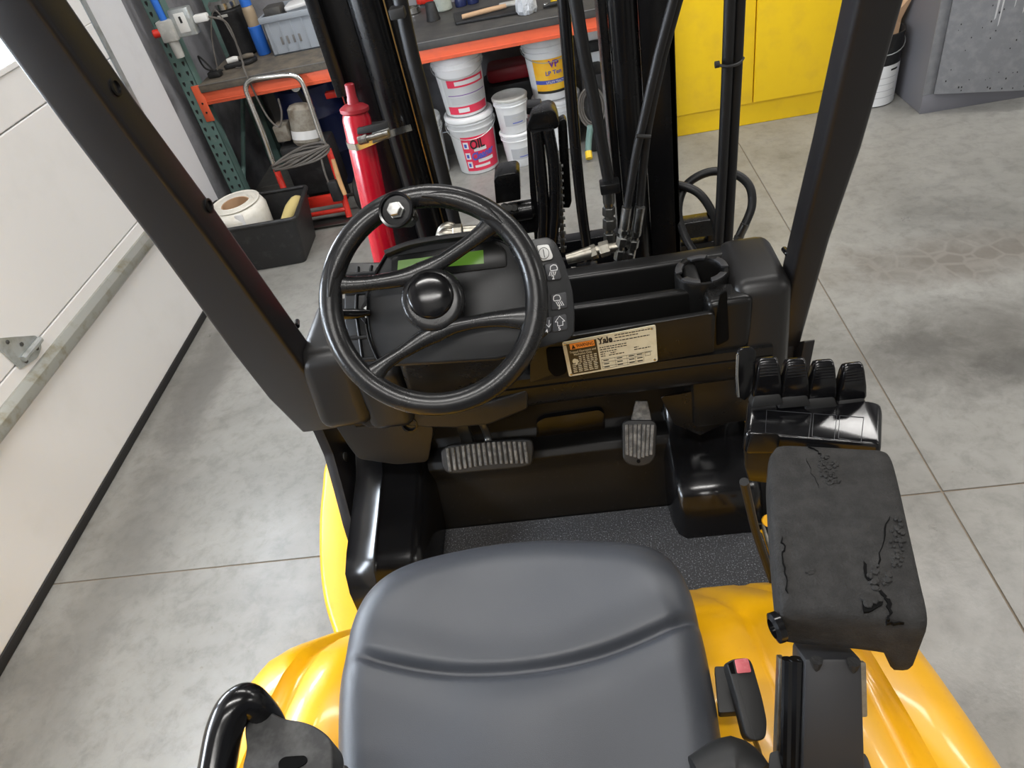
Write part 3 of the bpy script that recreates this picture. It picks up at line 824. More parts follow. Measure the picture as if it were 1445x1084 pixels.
# display recess, green screen, hood
MB().prism(rnd(ipoly([(553, 362), (700, 340), (714, 352), (716, 377), (640, 386), (552, 392)], 0.0005), 0.006), N_ * 0.003, 0.001).build('display_bezel', 'dash_plastic', pan, 45)
MB().prism(ipoly([(562, 368), (682, 353), (683, 372), (561, 382)], 0.0036), N_ * 0.0012).build('display', 'lcd', pan, 0)
hv = MB().strap(ipoly([(545, 358), (580, 345), (625, 337), (690, 330), (720, 334), (738, 345)], 0.004), N_, 0.006, 0.01, 10)
hv.build('display_hood', 'cluster_plastic', pan)
# face crease line (right hand face curve)
MB().tube(catmull(ipoly([(690, 332), (725, 352), (745, 390), (754, 440), (748, 490)], 0.001), 5), 0.0014, 6, 1).build('face_ridge', 'cluster_plastic', pan)
BT = {'1': [(757, 347), (774, 345), (780.5, 362), (779, 366), (765, 369)], '2': [(768, 374), (786, 371), (792.5, 391), (791, 394), (773, 397)],
      '3': [(777, 417), (799, 412), (801, 434), (779, 438)], '5': [(781, 447), (799, 443), (801, 465), (780, 469)], '4': [(769, 449), (779, 447), (778, 468), (768, 471)]}
bt = {}
for k, pl in BT.items():
    ring_ = MB().stroke(rnd(ipoly(pl, -0.0035), 0.002), N_, 0.0016, 0.0012, True)
    ring_.build('button_surround', 'black_print', pan, 0)
    bt[k] = MB().prism(rnd(ipoly(pl, -0.003), 0.003), N_ * 0.003, 0.0008).build('button', 'button_white' if k == '1' else 'button_dark', pan, 45)
CB = 0.0004
def sym(lst, wd, closed=False, m='white_print', name='button_symbol'):
    MB().stroke(ipoly(lst, CB), N_, wd, 0.0003, closed).build(name, m, pan, 0)
sym([(767.5 + 7.2 * math.cos(t * PI / 10), 357.5 + 8 * math.sin(t * PI / 10)) for t in range(20)], 0.0008, True, 'black_print')
sym([(766.5, 352), (768.5, 363)], 0.001, False, 'black_print')
def lamp(cx, cy, dx, sl):
    sym([(cx - 5, cy + 1), (cx - 4.5, cy - 3), (cx - 1, cy - 5.2), (cx + 3, cy - 4.8), (cx + 5, cy - 1), (cx + 4.6, cy + 2), (cx - 4, cy + 3.2)], 0.0011, True)
    for k in range(4):
        x = cx - 3.5 + k * 2.6 + dx
        sym([(x, cy + 4.6 - k * 0.4 * (1 if dx > 0 else 0.3)), (x + sl, cy + 10.5 - k * 0.4)], 0.001)
lamp(781.5, 379, -1.5, -1.6); lamp(786, 421.5, 2.0, 3.4)
sym([(789.5, 446), (797, 453), (794, 453.3), (794.4, 459), (787, 460), (786.8, 454.3), (783.4, 454.6)], 0.0008, True)
sym([(775, 452), (774.6, 462), (771, 458)], 0.0008); sym([(774.6, 462), (777.5, 457)], 0.0008)
for s_, px, py in (('2', 779, 394.5), ('3', 787.5, 436.5), ('5', 788, 466.5), ('4', 770, 470)):
    text('button_symbol', s_, ip.p(px, py, CB), ip.u, ip.v, 0.008, 'white_print', pan, 0.01)
# column shroud below the panel
sh = MB()
r1 = ipoly([(560, 512), (735, 500), (742, 470), (560, 470)], -0.03)
r2 = [V((-0.36, 0.99, 0.90)), V((-0.16, 0.99, 0.90)), V((-0.16, 1.10, 0.95)), V((-0.36, 1.10, 0.95))]
sh.hexa(r2, r1, 0.012, 3).build('column_shroud', 'dash_plastic', FK, 45)
MB().tube([W0 - WN * 0.02, W0 - WN * 0.10, V((-0.23, 1.0, 0.98))], [0.028, 0.032, 0.05], 20, 4).build('steering_column', 'dash_plastic', FK)

# --- steering wheel
wp = PL(W0, WN)
RR, TR = 0.1442, 0.0162
wr = MB()
rings = []
for i in range(72):
    a = 2 * PI * i / 72
    cdir = wp.u * math.cos(a) + wp.v * math.sin(a)
    rings.append([wp.o + cdir * (RR + TR * math.cos(b)) + wp.n * (TR * 0.95 * math.sin(b)) for b in [2 * PI * j / 18 for j in range(18)]])
rings.append(rings[0])
wr.loft(rings, False)
sw = wr.build('steering_wheel', 'wheel_rubber', FK, 60)
s1 = MB().strap([wp.p(*p, c) for *p, c in ((466, 401, 0.0), (495, 402, -0.004), (535, 398, -0.010), (577, 390, -0.014), (612, 375, -0.014), (647, 353, -0.010), (679, 329, -0.005), (704, 305, 0.0))], WN, [0.017, 0.012, 0.0105, 0.012, 0.014, 0.011, 0.0105, 0.012, 0.018], 0.0085, 14)
s1.build('spoke', 'wheel_rubber', sw, 60)
s2 = MB().strap([wp.p(*p, c) for *p, c in ((522, 532, 0.0), (545, 512, -0.004), (571, 495, -0.010), (600, 477, -0.014), (630, 464, -0.014), (662, 456, -0.010), (705, 450, -0.005), (752, 450, 0.0))], WN, [0.018, 0.011, 0.0095, 0.012, 0.014, 0.0105, 0.0095, 0.012, 0.018], 0.0085, 14)
s2.build('spoke', 'wheel_rubber', sw, 60)
hc = wp.p(611, 424, -0.012)
MB().lathe([(0.040, -0.03), (0.0445, -0.012), (0.0455, 0.0), (0.0435, 0.006), (0.039, 0.0085), (0.034, 0.009), (0.0005, 0.009)], hc, WN, 40).build('hub', 'wheel_rubber', sw, 50)
cp = wp.p(608, 417.5, -0.008)
MB().lathe([(0.0325, -0.004), (0.033, 0.006), (0.0315, 0.0085), (0.0285, 0.0105), (0.0225, 0.0125), (0.014, 0.0138), (0.007, 0.0143), (0.0005, 0.0144)], cp, WN, 40).build('hub_cap', 'gloss_plastic', sw, 60)
# raised thumb rests where the upper rim is wider
for a0, a1 in ((95, 172), (36, 88)):
    pts = [wp.q((RR - 0.002) * math.cos(math.radians(a)), (RR - 0.002) * math.sin(math.radians(a)), 0.007) for a in range(a0, a1 + 1, 6)]
    MB().strap(pts, WN, [0.004, 0.0125, 0.0135, 0.0125, 0.004], 0.0095, 12, 2).build('thumb_rest', 'wheel_rubber', sw, 60)
kb = wp.p(573, 305, 0.012)
ka = (wp.n + wp.u * -0.18 + wp.v * 0.10).normalized()
kn = MB().lathe([(0.013, -0.012), (0.0155, 0.0), (0.0165, 0.010), (0.0195, 0.022), (0.0235, 0.030), (0.0245, 0.035), (0.0235, 0.038), (0.0205, 0.0375), (0.0195, 0.034), (0.0005, 0.034)], kb, ka, 32).build('spinner_knob', 'gloss_plastic', sw, 50)
MB().lathe([(0.0115, 0.034), (0.0115, 0.036), (0.0098, 0.036), (0.0098, 0.0425), (0.0085, 0.044), (0.0005, 0.0442)], kb, ka, 6).build('knob_bolt', 'fitting_grey', sw, 20)

# --- pedals
def pedal(plane, outline, n_ribs, name, along, wr_=0.0032):
    o = MB().prism(rnd([plane.p(*p) for p in outline], 0.008), plane.n * -0.014, 0.004, 3).build(name, 'rubber', FK, 45)
    for a, b in along:
        pa3, pb3 = plane.p(*a, -0.001), plane.p(*b, -0.001)
        sd3 = (pb3 - pa3).cross(plane.n).normalized() * wr_
        MB().prism([pa3 - sd3, pb3 - sd3, pb3 + sd3, pa3 + sd3], plane.n * 0.0045, 0.0012, 1).build('rib', 'pedal_rubber', o)
    return o
pb = PL((-0.25, 1.0, 0.685), (0, -0.78, 0.62))
ribs = []
for k in range(16):
    t = (k + 0.5) / 16
    xt, yt = 628 + t * 116, 633 - t * 10 - 4 * math.sin(t * PI)
    ribs.append(((xt, yt), (xt + 4, yt + 33 - t * 2)))
pedal(pb, [(621, 636), (632, 628), (735, 619), (750, 620), (753, 630), (751, 656), (738, 660), (645, 669), (630, 668), (624, 658)], 16, 'brake_pedal', ribs)
MB().strap([pb.p(688, 640, -0.012), pb.p(688, 615, -0.03), V((-0.265, 1.07, 0.80))], (0, -1, 0.3), 0.008, 0.005, 10).build('brake_arm', 'dark_steel', FK)
pa = PL((0.066, 1.0, 0.70), (0, -0.80, 0.60))
ribs = []
for k in range(7):
    t = (k + 0.5) / 7
    ribs.append(((881 + t * 43, 598 + abs(t - 0.5) * 3), (882 + t * 39, 647 - abs(t - 0.5) * 12)))
ac = pedal(pa, [(878, 598), (884, 593), (922, 593), (927, 600), (925, 645), (918, 655), (904, 659), (888, 657), (879, 649)], 7, 'accelerator_pedal', ribs)
MB().lathe([(0.0038, 0), (0.0038, 0.0012), (0.0005, 0.0012)], pa.p(901, 651), pa.n, 14).build('pedal_hole_shade', 'shade_black', ac)  # near-black disc painting the shade of a hole in the pad
MB().prism([pa.p(890, 596, -0.004), pa.p(920, 596, -0.004), pa.p(914, 566, -0.004), pa.p(897, 566, -0.004)], pa.n * -0.01, 0.002).build('accelerator_arm', 'pedal_rubber', FK)

# --- seat cushion: outline in plan, rolled edge, crease
SO = [(466, 1130), (468, 1060), (471, 990), (478, 930), (492, 876), (514, 830), (548, 795), (598, 769), (665, 751), (740, 742), (812, 741), (872, 746), (918, 758), (950, 782), (973, 822), (989, 876), (1002, 935), (1014, 1000), (1022, 1060), (1028, 1130)]
def zs_(py): return 0.985
soft = catmull([A(px, py, z=0.975) for px, py in SO], 20)
SCX = sum(p.x for p in soft) / len(soft)
cent = V((-0.13, 0.32, 0.975))
ycr = lambda x: 0.405 + 0.9 * (x + 0.13) ** 2 + 0.035 * (x + 0.13)
back_y = min(p.y for p in soft)
NS = 36
ol = soft + [V((soft[-1].x - 0.03, 0.12, 0.975)), V((cent.x + 0.1, 0.10, 0.975)), V((cent.x - 0.1, 0.10, 0.975)), V((soft[0].x + 0.03, 0.12, 0.975))]
def seat_z(x, y, t):
    """t: 0 centre .. 1 rim"""
    z = 0.975
    dx = (x + 0.13) / 0.235
    z += 0.018 * max(0, abs(dx) - 0.35) ** 1.5 * 1.6          # side bolsters
    d = y - ycr(x)
    edge = max(0.0, 1 - max(0, abs(dx) - 0.78) / 0.18)
    z -= 0.0105 * math.exp(-(d / 0.0075) ** 2) * min(1, edge)     # sewn crease
    z += 0.006 * (1 - math.exp(-(d / 0.03) ** 2))
    if d > 0: z -= 0.22 * max(0, d - 0.05) ** 1.6                # waterfall front
    z += 0.006 * math.sin(x * 19 + 1) * math.sin(y * 16)
    return z
sm = MB()
rings = []
tt = [0.02] + [i / 150 for i in range(6, 142)] + [0.952, 0.965, 0.976, 0.985, 0.992, 0.997, 1.0]
for t in tt:
    ring_ = []
    for p in ol:
        q_ = cent + (p - cent) * t
        z = seat_z(q_.x, q_.y, t)
        e = max(0, (t - 0.80) / 0.20)
        z -= 0.045 * (1 - math.sqrt(max(0, 1 - e * e)))
        ring_.append(V((q_.x, q_.y, z)))
    rings.append(ring_)
low = [V((p.x, p.y, seat_z(p.x, p.y, 1) - 0.045)) for p in ol]
rings.append([p + V((0, 0, -0.03)) + (cent - p) * 0.012 for p in low])
rings.append([p + V((0, 0, -0.055)) + (cent - p) * 0.06 for p in low])
rings.append([V((p.x, p.y, 0.89)) + (cent - p) * 0.10 for p in ol])
sm.loft(rings)
seat = sm.build('seat_cushion', 'vinyl', FK, 70)
# seat base under the cushion
MB().box((-0.32, 0.12, 0.86), (0.06, 0.46, 0.925), 0.02).build('seat_base', 'black_paint', FK)
# backrest: reclined, with side bolsters; its lower right bolster just enters the frame
bk = MB(); rings = []
for z, yf, hw in ((0.98, 0.17, 0.20), (1.03, 0.20, 0.225), (1.08, 0.185, 0.235), (1.16, 0.15, 0.235), (1.26, 0.10, 0.23), (1.36, 0.05, 0.215), (1.43, 0.012, 0.18), (1.455, -0.02, 0.12)):
    r_ = []
    for a in [-1, -0.92, -0.8, -0.65, -0.4, 0, 0.4, 0.65, 0.8, 0.92, 1]:
        bol = 0.028 * math.exp(-((abs(a) - 0.86) / 0.12) ** 2)
        r_.append(V((-0.13 + a * hw, yf + bol - 0.035 * (abs(a) > 0.97), z)))
    r_ += [V((-0.13 + hw * 0.95, yf - 0.085, z)), V((-0.13, yf - 0.10, z)), V((-0.13 - hw * 0.95, yf - 0.085, z))]
    rings.append(r_)
bk.loft(rings).build('backrest', 'vinyl', FK, 60, sub=1)
bo = MB()
bo.tube([A(985, 1100, z=1.03), A(1035, 1082, z=1.03), A(1068, 1105, z=1.03)], [0.02, 0.026, 0.02], 14, 5)
bo.build('side_bolster', 'rubber', FK)

# --- hip restraint loop on the left
ZR = 1.12
tub = [A(px, py, z=z) for px, py, z in ((298, 1140, 1.09), (308, 1075, 1.11), (317, 1030, 1.125), (330, 1000, 1.135), (347, 988, 1.135), (364, 998, 1.122), (380, 1014, 1.10), (394, 1036, 1.08))]
hip = MB().tube(tub, [0.0175, 0.0175, 0.0175, 0.017, 0.016, 0.0145, 0.013, 0.011], 18, 6).build('hip_restraint', 'gloss_plastic', FK)
web = [A(px, py, z=1.118) for px, py in ((348, 1004), (362, 994), (376, 1000), (390, 1009), (402, 1014), (424, 1017), (440, 1022), (456, 1032), (468, 1044), (470, 1110), (440, 1140), (345, 1140), (340, 1085), (348, 1058), (344, 1030))]
wbm = MB().prism(rnd(web, 0.008), (0, 0, -0.035), 0.008, 3)
wbm.build('restraint_bracket', 'worn_grey', hip, 50)
MB().prism(rnd([A(px, py, z=1.1195) for px, py in ((392, 1076), (400, 1068), (432, 1066), (434, 1076), (410, 1090), (396, 1100))], 0.004), (0, 0, -0.004)).build('bracket_slot_shade', 'shade_black', hip)  # near-black plate painting the shade inside the bracket slot
MB().prism(rnd([A(px, py, z=1.085) for px, py in ((282, 1130), (292, 1060), (303, 1010), (314, 990), (312, 1030), (300, 1130))], 0.004), (0, 0, -0.04), 0.004).build('side_pad', 'rubber', hip)

cw = A(440, 1110, z=1.09)
MB().box((cw.x - 0.03, cw.y - 0.03, 0.90), (cw.x + 0.03, cw.y + 0.02, 1.09), 0.006).build('restraint_post', 'worn_grey', hip)
# --- right armrest: cracked foam pad
ZA = 1.15
top = [A(px, py, z=ZA) for px, py in ((1084, 650), (1090, 632), (1104, 624), (1160, 626), (1215, 629), (1245, 631), (1258, 640), (1268, 670), (1284, 740), (1302, 820), (1312, 868), (1300, 882), (1230, 874), (1160, 868), (1110, 862), (1100, 848), (1092, 780), (1087, 710))]
tops = catmull(top, 4, True)
ac_ = sum(tops, V()) / len(tops)
rings = []
for t, dz in ((0.02, 0.001), (0.3, 0.0015), (0.55, 0.001), (0.75, 0.0005), (0.87, 0.0), (0.94, -0.001), (0.975, -0.0035), (0.993, -0.008), (1.0, -0.015)):
    rings.append([ac_ + (p - ac_) * t + V((0, 0, dz)) for p in tops])
def lowr(p):
    d = -0.058 - (0.028 if (p.y < ac_.y - 0.05 and p.x > ac_.x + 0.012) else 0)
    return d
rings.append([ac_ + (p - ac_) * 1.0 + V((0, 0, lowr(p) + 0.012)) for p in tops])
rings.append([ac_ + (p - ac_) * 0.985 + V((0, 0, lowr(p) + 0.003)) for p in tops])
rings.append([ac_ + (p - ac_) * 0.94 + V((0, 0, lowr(p))) for p in tops])
rings.append([ac_ + (p - ac_) * 0.05 + V((0, 0, -0.05)) for p in tops])
pad = MB().loft(rings).build('armrest_pad', 'foam', FK, 60)
# foam cracks: near-black jagged strips painting the shade inside, and raised crumbled flakes
def crack_shade(pts, wd, z=ZA, name='crack_shade'):
    P = []
    for i in range(len(pts) - 1):
        a, b = pts[i], pts[i + 1]
        for j in range(4):
            t = j / 4
            P.append((a[0] + (b[0] - a[0]) * t + random.uniform(-2, 2), a[1] + (b[1] - a[1]) * t + random.uniform(-1.5, 1.5)))
    P.append(pts[-1])
    L_, R_ = [], []
    n = len(P)
    for i, (x, y) in enumerate(P):
        w_ = wd * (0.25 + random.uniform(0.3, 1.0)) * (1 if 0 < i < n - 1 else 0.1)
        p = A(x, y, z=z)
        t = (A(*P[min(i + 1, n - 1)], z=z) - A(*P[max(i - 1, 0)], z=z)); s_ = V((-t.y, t.x, 0)).normalized() * w_
        L_.append(p + s_ + V((0, 0, 0.0014))); R_.append(p - s_ + V((0, 0, 0.0014)))
    m = MB()
    for i in range(n - 1):
        m.hexa([R_[i] - V((0, 0, .004)), R_[i + 1] - V((0, 0, .004)), L_[i + 1] - V((0, 0, .004)), L_[i] - V((0, 0, .004))], [R_[i], R_[i + 1], L_[i + 1], L_[i]])
    m.build(name, 'shade_black', pad, 0)
crack_shade([(1142, 632), (1156, 638), (1160, 646), (1158, 656)], 0.0005)
crack_shade([(1137, 648), (1145, 668), (1156, 692)], 0.0003)
crack_shade([(1254, 728), (1248, 755), (1240, 790), (1238, 810)], 0.0007)
crack_shade([(1103, 758), (1106, 772), (1104, 790), (1108, 815), (1112, 838)], 0.0007)
crack_shade([(1218, 792), (1222, 815), (1234, 825), (1246, 838), (1254, 852), (1256, 868)], 0.0016)
crack_shade([(1256, 868), (1250, 880), (1276, 880)], 0.0006)
crack_shade([(1218, 848), (1222, 864), (1236, 858), (1246, 850)], 0.0016)
def flakes(cxp, cyp, rx, ry, n, smin, smax):
    m = MB()
    for k in range(n):
        a, r = random.uniform(0, 2 * PI), math.sqrt(random.random())
        p = A(cxp + rx * r * math.cos(a), cyp + ry * r * math.sin(a), z=ZA)
        s_ = random.uniform(smin, smax); nn = random.randint(5, 7); a0 = random.random() * 6
        pl = [p + V((s_ * random.uniform(0.7, 1.1) * math.cos(a0 + i * 2 * PI / nn), s_ * random.uniform(0.7, 1.1) * math.sin(a0 + i * 2 * PI / nn), -0.003)) for i in range(nn)]
        m.prism(pl, (random.uniform(-.0004, .0004), random.uniform(-.0004, .0004), 0.003 + random.uniform(0.0012, 0.0032)), 0.0005, 1)
    m.build('crumbled_foam', 'foam', pad, 30, 'stuff')
flakes(1168, 660, 13, 17, 60, 0.0012, 0.0028)
flakes(1176, 680, 10, 6, 22, 0.0012, 0.0024)
flakes(1266, 770, 10, 38, 60, 0.0012, 0.003)
flakes(1240, 815, 16, 18, 30, 0.0018, 0.004)
flakes(1228, 852, 9, 8, 4, 0.004, 0.007)
flakes(1145, 808, 9, 5, 10, 0.0016, 0.003)
# torn end face at the back
MB().lathe([(0.014, 0), (0.014, 0.006), (0.009, 0.008), (0.009, 0.004), (0.0005, 0.004)], A(1101, 884, z=1.125), (-1, -0.25, 0), 20).build('pivot_cap', 'gloss_plastic', FK)

# arm support under the pad, running down and back
am = MB()
t0 = [A(1136, 930, z=1.09), A(1217, 930, z=1.09)]; t1 = [A(1132, 1100, z=1.0), A(1222, 1100, z=1.0)]
dn = V((0, -0.01, -0.03))
am.hexa([t0[0], t0[1], t1[1], t1[0]], [p + V((0, 0.035, -0.03)) for p in (t0[0], t0[1], t1[1], t1[0])], 0.004)
am.build('arm_support', 'arm_grey', FK)
MB().prism([A(px, py, z=1.075) for px, py in ((1135, 640), (1190, 645), (1205, 850), (1150, 845))], (0, 0, -0.025), 0.004).build('arm_beam', 'arm_grey', FK)
cw = A(1177, 1100, z=0.99)
MB().box((cw.x - 0.035, cw.y - 0.03, 0.90), (cw.x + 0.035, cw.y + 0.02, 1.0), 0.005).build('arm_post', 'arm_grey', FK)
ar = MB()
for px, r in ((1112, 0.006), (1124, 0.007), (1131, 0.004)):
    ar.tube([A(px, 930, z=1.08), A(px - 3, 1100, z=0.985)], r, 10, 1)
ar.build('arm_rod', 'gloss_plastic', FK)
MB().prism([A(1100, 930, z=1.07), A(1108, 930, z=1.07), A(1104, 1100, z=0.97), A(1094, 1100, z=0.97)], (0, 0.01, -0.01), 0.001).build('arm_strip', 'zinc', FK)
MB().prism(rnd([A(1213, 935, z=1.075), A(1222, 935, z=1.075), A(1224, 1012, z=1.03), A(1214, 1012, z=1.03)], 0.002), (0, 0.004, -0.004)).build('arm_tab', 'zinc', FK)
MB().prism(rnd([A(px, py, z=1.0) for px, py in ((1086, 1062), (1100, 1058), (1106, 1110), (1084, 1110))], 0.003), (0, 0, -0.03), 0.003).build('arm_knuckle', 'rubber', FK)
# torn foam teeth under the pad
for px, py in ((1152, 936), (1205, 938)):
    MB().lathe([(0.006, 0), (0.003, -0.010), (0.0005, -0.014)], A(px, py - 4, z=1.093), (0, 0.3, 1), 8).build('foam_shred', 'foam', pad)

# --- lever module in front of the pad
ZM = 1.10
LMbot = [A(px, py, z=1.055) for px, py in ((1046, 692), (1060, 696), (1246, 700), (1254, 690), (1252, 585), (1056, 568))]
topm = [A(px, py, z=ZM) for px, py in ((1050, 612), (1245, 628), (1247, 572), (1238, 566), (1062, 556), (1054, 562))]
lm = MB()
tb = rnd(topm, [0.006, 0.006, 0.012, 0.012, 0.012, 0.012], 3)
cen = sum(tb, V()) / len(tb)
rings = [[cen + (p - cen) * 0.93 + V((0, 0, 0.0)) for p in tb], [cen + (p - cen) * 0.975 + V((0, 0, -0.002)) for p in tb], [cen + (p - cen) * 1.0 + V((0, 0, -0.009)) for p in tb], [cen + (p - cen) * 1.01 + V((0, 0, -0.03)) for p in tb]]
lm.loft(rings)
lmo = lm.build('lever_module', 'gloss_plastic', FK, 50)
lw = [p + V((0, 0, -0.031)) for p in tb]
MB().loft([[cen + (p - cen) * 1.0 + V((0, 0, -0.0315)) for p in tb], [cen + (p - cen) * 0.985 + V((0, -0.002, -0.06)) for p in tb], [cen + (p - cen) * 0.93 + V((0, -0.004, -0.085)) for p in tb], [cen + (p - cen) * 0.80 + V((0, -0.004, -0.092)) for p in tb]]).build('module_base', 'dash_plastic', lmo, 50)
for a, b in ((1082, 1145), (1148, 1181), (1185, 1219)):
    oy = (a - 1082) * 0.075
    oy2 = (b - 1082) * 0.075
    MB().stroke([A(x, y, z=ZM + 0.0002) for x, y in ((a, 579 + oy), (b, 579 + oy2), (b - 4, 614 + oy2), (a - 2, 611 + oy))], (0, 0, 1), 0.0006, 0.0004, True).build('decal_outline', 'button_dark', lmo, 0)
# four finger levers
for k, (xb, xt, yb, yt) in enumerate(((1081, 1083, 556, 505), (1119, 1122, 558, 506), (1157, 1162, 560, 508), (1199, 1203, 562, 512))):
    lv = MB()
    secs = []
    for t, hw, dp_ in ((0, 0.0165, 0.007), (0.1, 0.0172, 0.009), (0.4, 0.0158, 0.0095), (0.8, 0.0128, 0.008), (0.94, 0.0112, 0.006), (1.0, 0.0085, 0.002)):
        p = A(xb + (xt - xb) * t, yb + (yt - yb) * t, y=0.655 + 0.010 * t)
        up = (A(xt, yt, y=0.665) - A(xb, yb, y=0.655)).normalized()
        nn = V((0, -0.75, 0.66)); nn = (nn - up * nn.dot(up)).normalized(); sd = up.cross(nn)
        secs.append(rnd([p - sd * hw + nn * dp_, p + sd * hw + nn * dp_, p + sd * hw * 1.05 - nn * dp_, p - sd * hw * 1.05 - nn * dp_], 0.004, 3))
    lv.loft(secs)
    lo_ = lv.build('finger_lever', 'gloss_plastic', lmo, 50)
    for j in range(5):
        t = 0.60 + j * 0.075
        p = A(xb + (xt - xb) * t, yb + (yt - yb) * t, y=0.655 + 0.010 * t) + nn * (0.0083 - 0.0012 * max(0, t - 0.8) * 5)
        hw = 0.0105 - 0.0035 * max(0, t - 0.75) * 2
        lv2 = MB().tube([p - sd * hw, p + sd * hw], 0.0009, 6, 1)
        if j == 0: rib = lv2
        else:
            me = bpy.data.meshes.new('t'); lv2.bm.to_mesh(me); rib.bm.from_mesh(me); bpy.data.meshes.remove(me); lv2.bm.free()
    r_o = rib.build('grip_ridges', 'gloss_plastic', lmo); r_o['kind'] = 'stuff'
    c0 = A(xb, yb + 3, y=0.652)
    bt0 = [c0 + sd * a_ + nn * b_ - up * 0.010 for a_, b_ in ((-0.020, 0.009), (0.020, 0.009), (0.020, -0.012), (-0.020, -0.012))]
    bt1 = [c0 + sd * a_ + nn * b_ + up * 0.006 for a_, b_ in ((-0.0145, 0.006), (0.0145, 0.006), (0.0145, -0.008), (-0.0145, -0.008))]
    MB().hexa(bt0, bt1, 0.003).build('lever_boot', 'rubber', lmo)
# palm guard at the left
pg = PL(A(1052, 540, y=0.65), (0.35, -0.9, 0.25))
poly = [pg.p(px, py) for px, py in ((1040, 560), (1041, 500), (1046, 492), (1062, 490), (1068, 498), (1066, 530), (1060, 556), (1052, 566))]
MB().prism(rnd(poly, 0.004), pg.n * -0.005, 0.001).build('palm_guard', 'gloss_plastic', lmo, 40)
MB().tube([pg.p(1041, 500, 0.001), pg.p(1040, 530, 0.001), pg.p(1042, 560, 0.001)], 0.0016, 8, 3).build('guard_edge', 'chrome', lmo)
# support tube dropping from the module to the floor
MB().tube([A(1050, 680, y=0.70), A(1058, 715, y=0.72), A(1068, 755, y=0.74), A(1090, 820, y=0.75)], 0.007, 10, 5).build('support_rod', 'rubber', FK)
MB().lathe([(0.012, 0), (0.012, 0.012), (0.0005, 0.012)], A(1084, 735, z=0.62), (0, -0.6, 0.8), 16).build('yellow_bush', 'yellow_paint', FK)
MB().hexa([A(1052, 640, y=0.66), A(1100, 640, y=0.66), A(1100, 640, y=0.60), A(1052, 640, y=0.60)], [A(1060, 612, y=0.66), A(1100, 612, y=0.66), A(1100, 612, y=0.6), A(1060, 612, y=0.6)], 0.004).build('module_bracket', 'dash_plastic', lmo)

# --- seat belt buckle
def bz(py): return 1.0 - (py - 930) * 0.0004
bpl = PL(A(1052, 990, z=0.985), (0.15, -0.35, 0.93))
poly = [bpl.p(px, py) for px, py in ((1026, 936), (1034, 930), (1056, 928), (1062, 936), (1076, 985), (1083, 1018), (1081, 1043), (1066, 1047), (1054, 1042), (1040, 985))]
bu = MB().prism(rnd(poly, 0.006), bpl.n * -0.022, 0.004, 3).build('belt_buckle', 'rubber', FK, 45)
MB().prism(rnd([bpl.p(px, py, 0.0004) for px, py in ((1036, 931), (1055, 929), (1060, 949), (1040, 951))], 0.002), bpl.n * 0.002, 0.0008).build('release_button', 'belt_red', bu)
MB().prism([bpl.p(px, py, 0.0002) for px, py in ((1027, 937), (1034, 933), (1038, 951), (1032, 951))], bpl.n * 0.0005).build('buckle_slot_shade', 'shade_black', bu, 0)  # near-black plate painting the shade in the buckle mouth
MB().stroke([bpl.p(1040, 956, 0.0002), bpl.p(1052, 1000, 0.0002), bpl.p(1066, 1044, 0.0002)], bpl.n, 0.0007, 0.0003).build('buckle_seam', 'black_print', bu, 0)
MB().tube([bpl.p(1064, 1042, -0.008), A(1072, 1065, z=0.93), A(1080, 1110, z=0.915)], 0.0028, 8, 4).build('buckle_cable', 'dark_steel', bu)
MB().prism(rnd([A(px, py, z=0.955) for px, py in ((1008, 940), (1036, 940), (1044, 1004), (1014, 1006))], 0.003), (0, 0, -0.012), 0.002).build('buckle_bracket', 'rubber', FK)

# --- mast
YM = 1.45
def vx(px, y, py=0): return A(px, py, y=y).x
mst = MB()
xa, xb_ = vx(438, YM), vx(489, YM)
mst.box((xa, YM, 0.12), (xa + 0.014, YM + 0.13, 2.15), 0.003).box((xa, YM, 0.12), (xb_, YM + 0.016, 2.15), 0.003).box((xa, YM + 0.114, 0.12), (xb_, YM + 0.13, 2.15), 0.003)
mst.build('mast_channel', 'mast_paint', FK, 30)
MB().box((xa - 0.006, YM - 0.02, 1.33), (xa + 0.02, YM + 0.002, 1.7), 0.003).build('mast_bracket', 'mast_paint', FK)
mst = MB()
xr1, xr0 = vx(951, YM), vx(900, YM)
mst.box((xr1 - 0.014, YM, 0.12), (xr1, YM + 0.13, 2.15), 0.003).box((xr0, YM, 0.12), (xr1, YM + 0.016, 2.15), 0.003).box((xr0, YM + 0.114, 0.12), (xr1, YM + 0.13, 2.15), 0.003)
mst.build('mast_channel', 'mast_paint', FK, 30)
# inner rails
MB().box((vx(538, YM), YM + 0.01, 0.12), (vx(556, YM), YM + 0.11, 2.15), 0.003).build('inner_rail', 'mast_paint', FK, 30)
MB().box((vx(843, YM), YM + 0.01, 0.12), (vx(856, YM), YM + 0.11, 2.15), 0.003).build('inner_rail', 'mast_paint', FK, 30)
# lift cylinders standing in the channels
for pa_, pb_ in ((488, 538), (856, 898)):
    x0, x1 = vx(pa_, YM), vx(pb_, YM)
    MB().lathe([((x1 - x0) / 2, 0.2), ((x1 - x0) / 2, 2.1)], ((x0 + x1) / 2, YM + 0.01, 0), (0, 0, 1), 28).build('lift_cylinder', 'mast_paint', FK)
MB().tube([(vx(541, YM), YM, 0.6), (vx(541, YM), YM, 2.1)], 0.0016, 6, 1).build('brass_line', 'brass', FK)
